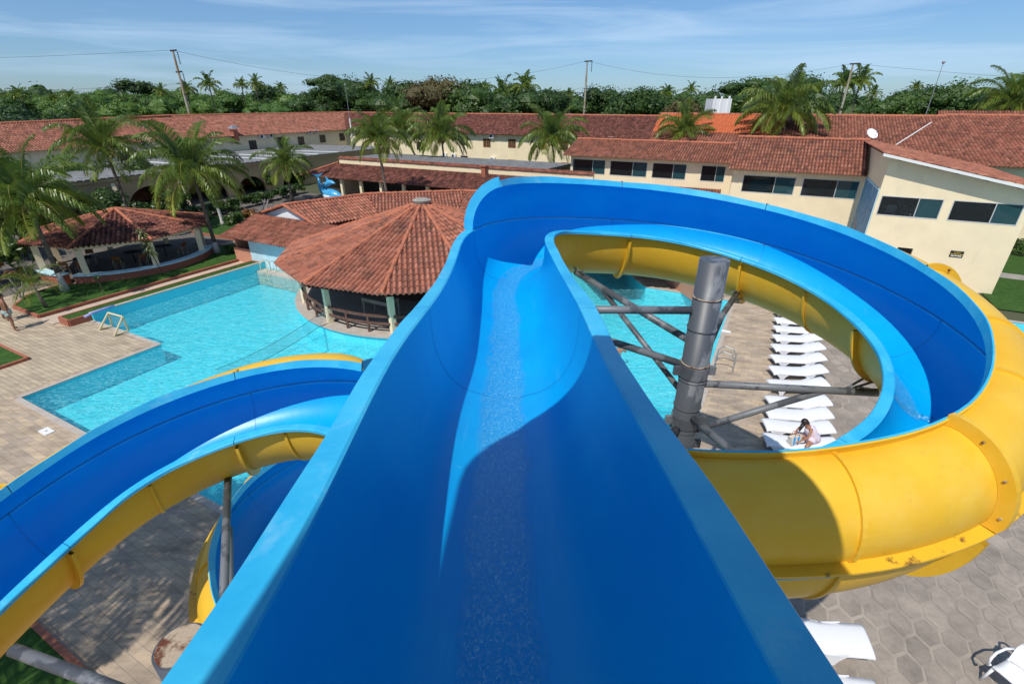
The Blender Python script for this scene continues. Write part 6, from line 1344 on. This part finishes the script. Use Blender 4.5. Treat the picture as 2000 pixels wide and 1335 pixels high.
# ---------------------------------------------------------------- people
def body(root, J, E, m='skin', name='body'):
    me = bpy.data.meshes.new(name); L = root.location
    names = list(J); me.from_pydata([tuple(Vector(J[n][0])) for n in names], [(names.index(a), names.index(b)) for a, b in E], [])
    o = bpy.data.objects.new(name, me); C.objects.link(o); o.parent = root; me.materials.append(M[m])
    sk = o.modifiers.new('Skin', 'SKIN'); sk.use_smooth_shade = True
    if not me.skin_vertices: pass
    for i, n in enumerate(names):
        r = J[n][1]; v = me.skin_vertices[0].data[i]; v.radius = (r, r) if not isinstance(r, tuple) else r; v.use_root = (n == 'pelvis')
    ss = o.modifiers.new('Sub', 'SUBSURF'); ss.levels = 1; ss.render_levels = 2
    return o
def hand(root, w, d, side, m='skin', nm='hand'):
    """palm, four unequal bent fingers and a thumb, one skinned mesh rooted at the wrist"""
    d = Vector(d).normalized(); s = d.cross(Vector((0, 0, 1))); s = (s if s.length > .1 else Vector((1, 0, 0))).normalized()*side; n = s.cross(d).normalized(); w = Vector(w)
    J = {'pelvis': (w, .021), 'palm': (w+d*.05, (.032, .014))}; E = [('pelvis', 'palm')]
    for i, l in enumerate((.070, .078, .072, .056)):
        b = w+d*.085+s*(.027-.018*i); J['k%d' % i] = (b, .009); J['m%d' % i] = (b+d*l*.5-n*.008, .0085); J['t%d' % i] = (b+d*l*.9-n*.024, .007); E += [('palm', 'k%d' % i), ('k%d' % i, 'm%d' % i), ('m%d' % i, 't%d' % i)]
    J['q1'] = (w+d*.035+s*.034, .011); J['q2'] = (w+d*.065+s*.052-n*.008, .009); J['q3'] = (w+d*.088+s*.056-n*.014, .0075); E += [('pelvis', 'q1'), ('q1', 'q2'), ('q2', 'q3')]
    return body(root, J, E, m, nm)
STD = [('pelvis', 'waist'), ('waist', 'chest'), ('chest', 'neck'), ('neck', 'head1'), ('head1', 'head2'), ('chest', 'shl'), ('shl', 'ell'), ('ell', 'wrl'), ('chest', 'shr'), ('shr', 'elr'), ('elr', 'wrr'), ('pelvis', 'hpl'), ('hpl', 'knl'), ('knl', 'anl'), ('anl', 'tol'), ('pelvis', 'hpr'), ('hpr', 'knr'), ('knr', 'anr'), ('anr', 'tor')]
def face(root, c, fwd, m):
    """small nose, eyes, mouth and ears set on the head at c, facing fwd"""
    fwd = Vector(fwd).normalized(); s = fwd.cross(Vector((0, 0, 1))).normalized(); L = root.location; c = Vector(c)+L
    mb = MB(); mb.ball(c+fwd*.098+Vector((0, 0, -.01)), .014, 6, 5, (1, 1, 1.6)); mb.build('nose', M[m], root, smooth=True)
    for k in (1, -1):
        mb = MB(); mb.ball(c+fwd*.086+s*.032*k+Vector((0, 0, .02)), .011, 6, 5); mb.build('eye', M['black'], root, smooth=True)
        mb = MB(); mb.ball(c+s*.085*k, .024, 6, 5, (.5, 1, 1.4)); mb.build('ear', M[m], root, smooth=True)
    mb = MB(); mb.ball(c+fwd*.086+Vector((0, 0, -.05)), .02, 6, 5, (1.2, 1.2, .35)); mb.build('mouth', M['brickwall'], root, smooth=True)
def standing(root, fat=1., lean=.0, arms=((-.30, .05, .80), (.30, .05, .80)), legs=.14, m='skin'):
    J = {'pelvis': ((0, 0, .95), .135*fat), 'waist': ((0, lean*.3, 1.10), .125*fat), 'chest': ((0, lean, 1.34), (.16*fat, .115*fat)), 'neck': ((0, lean*1.15, 1.50), .055), 'head1': ((0, lean*1.3+.015, 1.58), .075), 'head2': ((0, lean*1.3+.02, 1.68), .082),
         'shl': ((-.185, lean, 1.42), .058), 'ell': ((-.26, lean-.03, 1.13), .043), 'wrl': (arms[0], .030), 'shr': ((.185, lean, 1.42), .058), 'elr': ((.26, lean-.03, 1.13), .043), 'wrr': (arms[1], .030),
         'hpl': ((-.10, 0, .86), .092), 'knl': ((-.10-legs*.4, .02, .48), .058), 'anl': ((-.10-legs, -.02, .08), .038), 'tol': ((-.11-legs, .13, .03), .032), 'hpr': ((.10, 0, .86), .092), 'knr': ((.10+legs*.4, .02, .48), .058), 'anr': ((.10+legs, -.02, .08), .038), 'tor': ((.11+legs, .13, .03), .032)}
    b = body(root, J, STD, m); hand(root, J['wrl'][0], (0, .1, -1), -1, m); hand(root, J['wrr'][0], (0, .1, -1), 1, m); return J
def trunks(root, m, z0=.70, z1=1.0, fat=1.):
    L = root.location; mb = MB(); mb.tube([L+Vector((0, 0, z1)), L+Vector((0, 0, .9)), L+Vector((0, 0, .80))], [.165*fat, .185*fat, .175*fat], 18); mb.build('swim_trunks', m, root, smooth=True)
    for s in (-1, 1): mb = MB(); mb.tube([L+Vector((s*.10, 0, .86)), L+Vector((s*.125, .01, z0))], [.115, .102], 14); mb.build('trunk_leg', m, root, smooth=True)
pa = empty('person', atz(30, 644, .005), math.radians(150), 'man in pale grey swim trunks with bare back, standing on left paving', 'person')
pa.rotation_euler = (0, 0, 0)
JA = standing(pa, 1.1, .03); trunks(pa, mat('grey_green_cloth', (.30, .40, .38), .8), .70); face(pa, (0, .06, 1.64), (-.2, 1, 0), 'skin'); 
mb = MB(); mb.ball(pa.location+Vector((0, .045, 1.69)), .093, 14, 10, (1, 1.05, .95)); mb.build('hair', M['hair'], pa, smooth=True); pa.rotation_euler = (0, 0, math.radians(-40))
pb = empty('person', atz(14, 626, .005), 0, 'man in dark shorts and white cap behind the first man, left edge', 'person')
standing(pb, 1.25, .05, ((-.32, .08, .85), (.30, .10, .85)), .16); trunks(pb, M['dark'], .58, 1.03, 1.12); face(pb, (0, .085, 1.64), (-.2, 1, 0), 'skin')
mb = MB(); mb.ball(pb.location+Vector((0, .06, 1.70)), .096, 14, 8, (1, 1, .8)); mb.hexa([pb.location+Vector(v) for v in ((-.08, .12, 1.70), (.08, .12, 1.70), (.07, .23, 1.68), (-.07, .23, 1.68), (-.08, .12, 1.715), (.08, .12, 1.715), (.07, .23, 1.69), (-.07, .23, 1.69))]); mb.build('cap', M['white'], pb, smooth=True); pb.rotation_euler = (0, 0, math.radians(-30)); pb.scale = (1.08,)*3
# woman sitting on the lounger, bent over her bag
pw = empty('person', (LW.location.x+.38, LW.location.y+.02, 0), 0, 'woman in pink patterned top and ponytail bending forward on a lounger', 'person')
JW = {'pelvis': ((0, 0, .47), .135), 'waist': ((-.06, .0, .60), .105), 'chest': ((-.20, .0, .80), (.135, .10)), 'neck': ((-.32, 0, .92), .045), 'head1': ((-.38, .0, .97), .075), 'head2': ((-.43, 0, 1.04), .085),
      'shl': ((-.24, .16, .86), .045), 'ell': ((-.38, .22, .64), .034), 'wrl': ((-.52, .12, .50), .024), 'shr': ((-.24, -.16, .86), .045), 'elr': ((-.34, -.24, .62), .034), 'wrr': ((-.50, -.18, .47), .024),
      'hpl': ((-.10, .09, .44), .085), 'knl': ((-.46, .14, .43), .06), 'anl': ((-.62, .42, .10), .038), 'tol': ((-.76, .46, .04), .028), 'hpr': ((-.08, -.10, .44), .085), 'knr': ((-.36, -.34, .42), .06), 'anr': ((-.36, -.46, .09), .038), 'tor': ((-.48, -.52, .04), .028)}
body(pw, JW, STD, 'skin2'); hand(pw, JW['wrl'][0], (-1, -.2, -.5), 1, 'skin2'); hand(pw, JW['wrr'][0], (-1, .1, -.5), -1, 'skin2')
tm = mat('pink_patterned_cloth', (.78, .52, .50), .8, col2=(.62, .62, .75), vscale=14, lo=.45, hi=.55)
L = pw.location
mb = MB(); mb.tube([L+Vector(v) for v in ((.03, 0, .40), (.0, 0, .50), (-.07, 0, .62), (-.17, 0, .76), (-.25, 0, .86))], [.19, .18, .145, .165, .10], 18); mb.build('top', tm, pw, smooth=True)
for s in (1, -1): mb = MB(); mb.tube([L+Vector((-.02, s*.08, .46)), L+Vector((-.22, s*.15, .45))], [.125, .10], 14); mb.build('skirt_leg', tm, pw, smooth=True)
mb = MB(); mb.ball(L+Vector((-.405, 0, 1.045)), .102, 14, 10); mb.tube([L+Vector(v) for v in ((-.44, -.03, 1.0), (-.52, -.08, .90), (-.55, -.10, .78))], [.06, .05, .02], 8); mb.tube([L+Vector(v) for v in ((-.36, .02, 1.07), (-.28, .03, .98), (-.24, .03, .84), (-.22, .03, .74))], [.055, .05, .04, .012], 8); mb.build('hair', M['hair'], pw, smooth=True)
face(pw, (-.43, 0, .99), (-.8, -.2, -.5), 'skin2')
bg_ = empty('bag', L+Vector((-.62, -.10, .33)), .3, 'cream beach bag with blue stripes beside the seated woman', 'bag'); B_ = bg_.location
mb = MB(); mb.hexa([B_+Vector(v) for v in ((-.16, -.09, 0), (.16, -.09, 0), (.16, .09, 0), (-.16, .09, 0), (-.21, -.06, .28), (.21, -.06, .28), (.21, .06, .28), (-.21, .06, .28))]); mb.build('body', mat('canvas', (.62, .52, .40), .9, col2=(.7, .68, .62), vscale=9), bg_)
for x in (-.08, .07): mb = MB(); mb.hexa([B_+Vector(v) for v in ((x-.03, -.094, .01), (x+.03, -.094, .01), (x+.03, -.088, .01), (x-.03, -.088, .01), (x-.035, -.066, .27), (x+.035, -.066, .27), (x+.035, -.058, .27), (x-.035, -.058, .27))]); mb.build('stripe', M['blue'], bg_)
for y in (-.06, .06): mb = MB(); mb.tube([B_+Vector((-.1, y, .27)), B_+Vector((-.07, y, .42)), B_+Vector((.07, y, .42)), B_+Vector((.1, y, .27))], .010, 6); mb.build('handle', M['wood'], bg_)
# swimmers
sw = empty('person', atz(1208, 686, -.12), 0, 'bather in the pool, partly hidden by the chute rim', 'person')
body(sw, {'pelvis': ((0, 0, -.45), .13), 'waist': ((0, 0, -.25), .12), 'chest': ((0, 0, .0), (.16, .11)), 'neck': ((0, .02, .15), .05), 'head1': ((0, .03, .22), .075), 'head2': ((0, .03, .32), .082), 'shl': ((-.18, 0, .08), .055), 'ell': ((-.32, .1, -.05), .042), 'wrl': ((-.3, .32, -.06), .03), 'shr': ((.18, 0, .08), .055), 'elr': ((.34, .05, -.06), .042), 'wrr': ((.36, .28, -.08), .03)}, STD[:11], 'skin2')
hand(sw, (-.3, .32, -.06), (0, 1, 0), -1, 'skin2'); hand(sw, (.36, .28, -.08), (0, 1, 0), 1, 'skin2'); face(sw, (0, .05, .27), (0, 1, 0), 'skin2')
mb = MB(); mb.ball(sw.location+Vector((0, .015, .33)), .094, 12, 8); mb.build('hair', M['hair'], sw, smooth=True)
s2_ = empty('person', atz(441, 806, -.13), 0, 'swimmer with only the head above water near the left slide', 'person')
body(s2_, {'pelvis': ((0, .9, -.18), .12), 'waist': ((0, .7, -.16), .11), 'chest': ((0, .35, -.10), (.15, .10)), 'neck': ((0, .12, -.02), .05), 'head1': ((0, .03, .04), .078), 'head2': ((0, -.03, .11), .085), 'shl': ((-.18, .3, -.08), .05), 'ell': ((-.36, .1, -.10), .04), 'wrl': ((-.4, -.15, -.08), .03), 'shr': ((.18, .3, -.08), .05), 'elr': ((.36, .15, -.10), .04), 'wrr': ((.42, -.1, -.08), .03)}, STD[:11], 'skin2'); face(s2_, (0, -.03, .08), (0, -1, .1), 'skin2')
hand(s2_, (-.4, -.15, -.08), (0, -1, 0), -1, 'skin2'); hand(s2_, (.42, -.1, -.08), (0, -1, 0), 1, 'skin2')
mb = MB(); mb.ball(s2_.location+Vector((0, .0, .125)), .092, 12, 8); mb.build('hair', mat('sandy_hair', (.45, .28, .14), .6), s2_, smooth=True)
# water feature block at the kids' pool edge
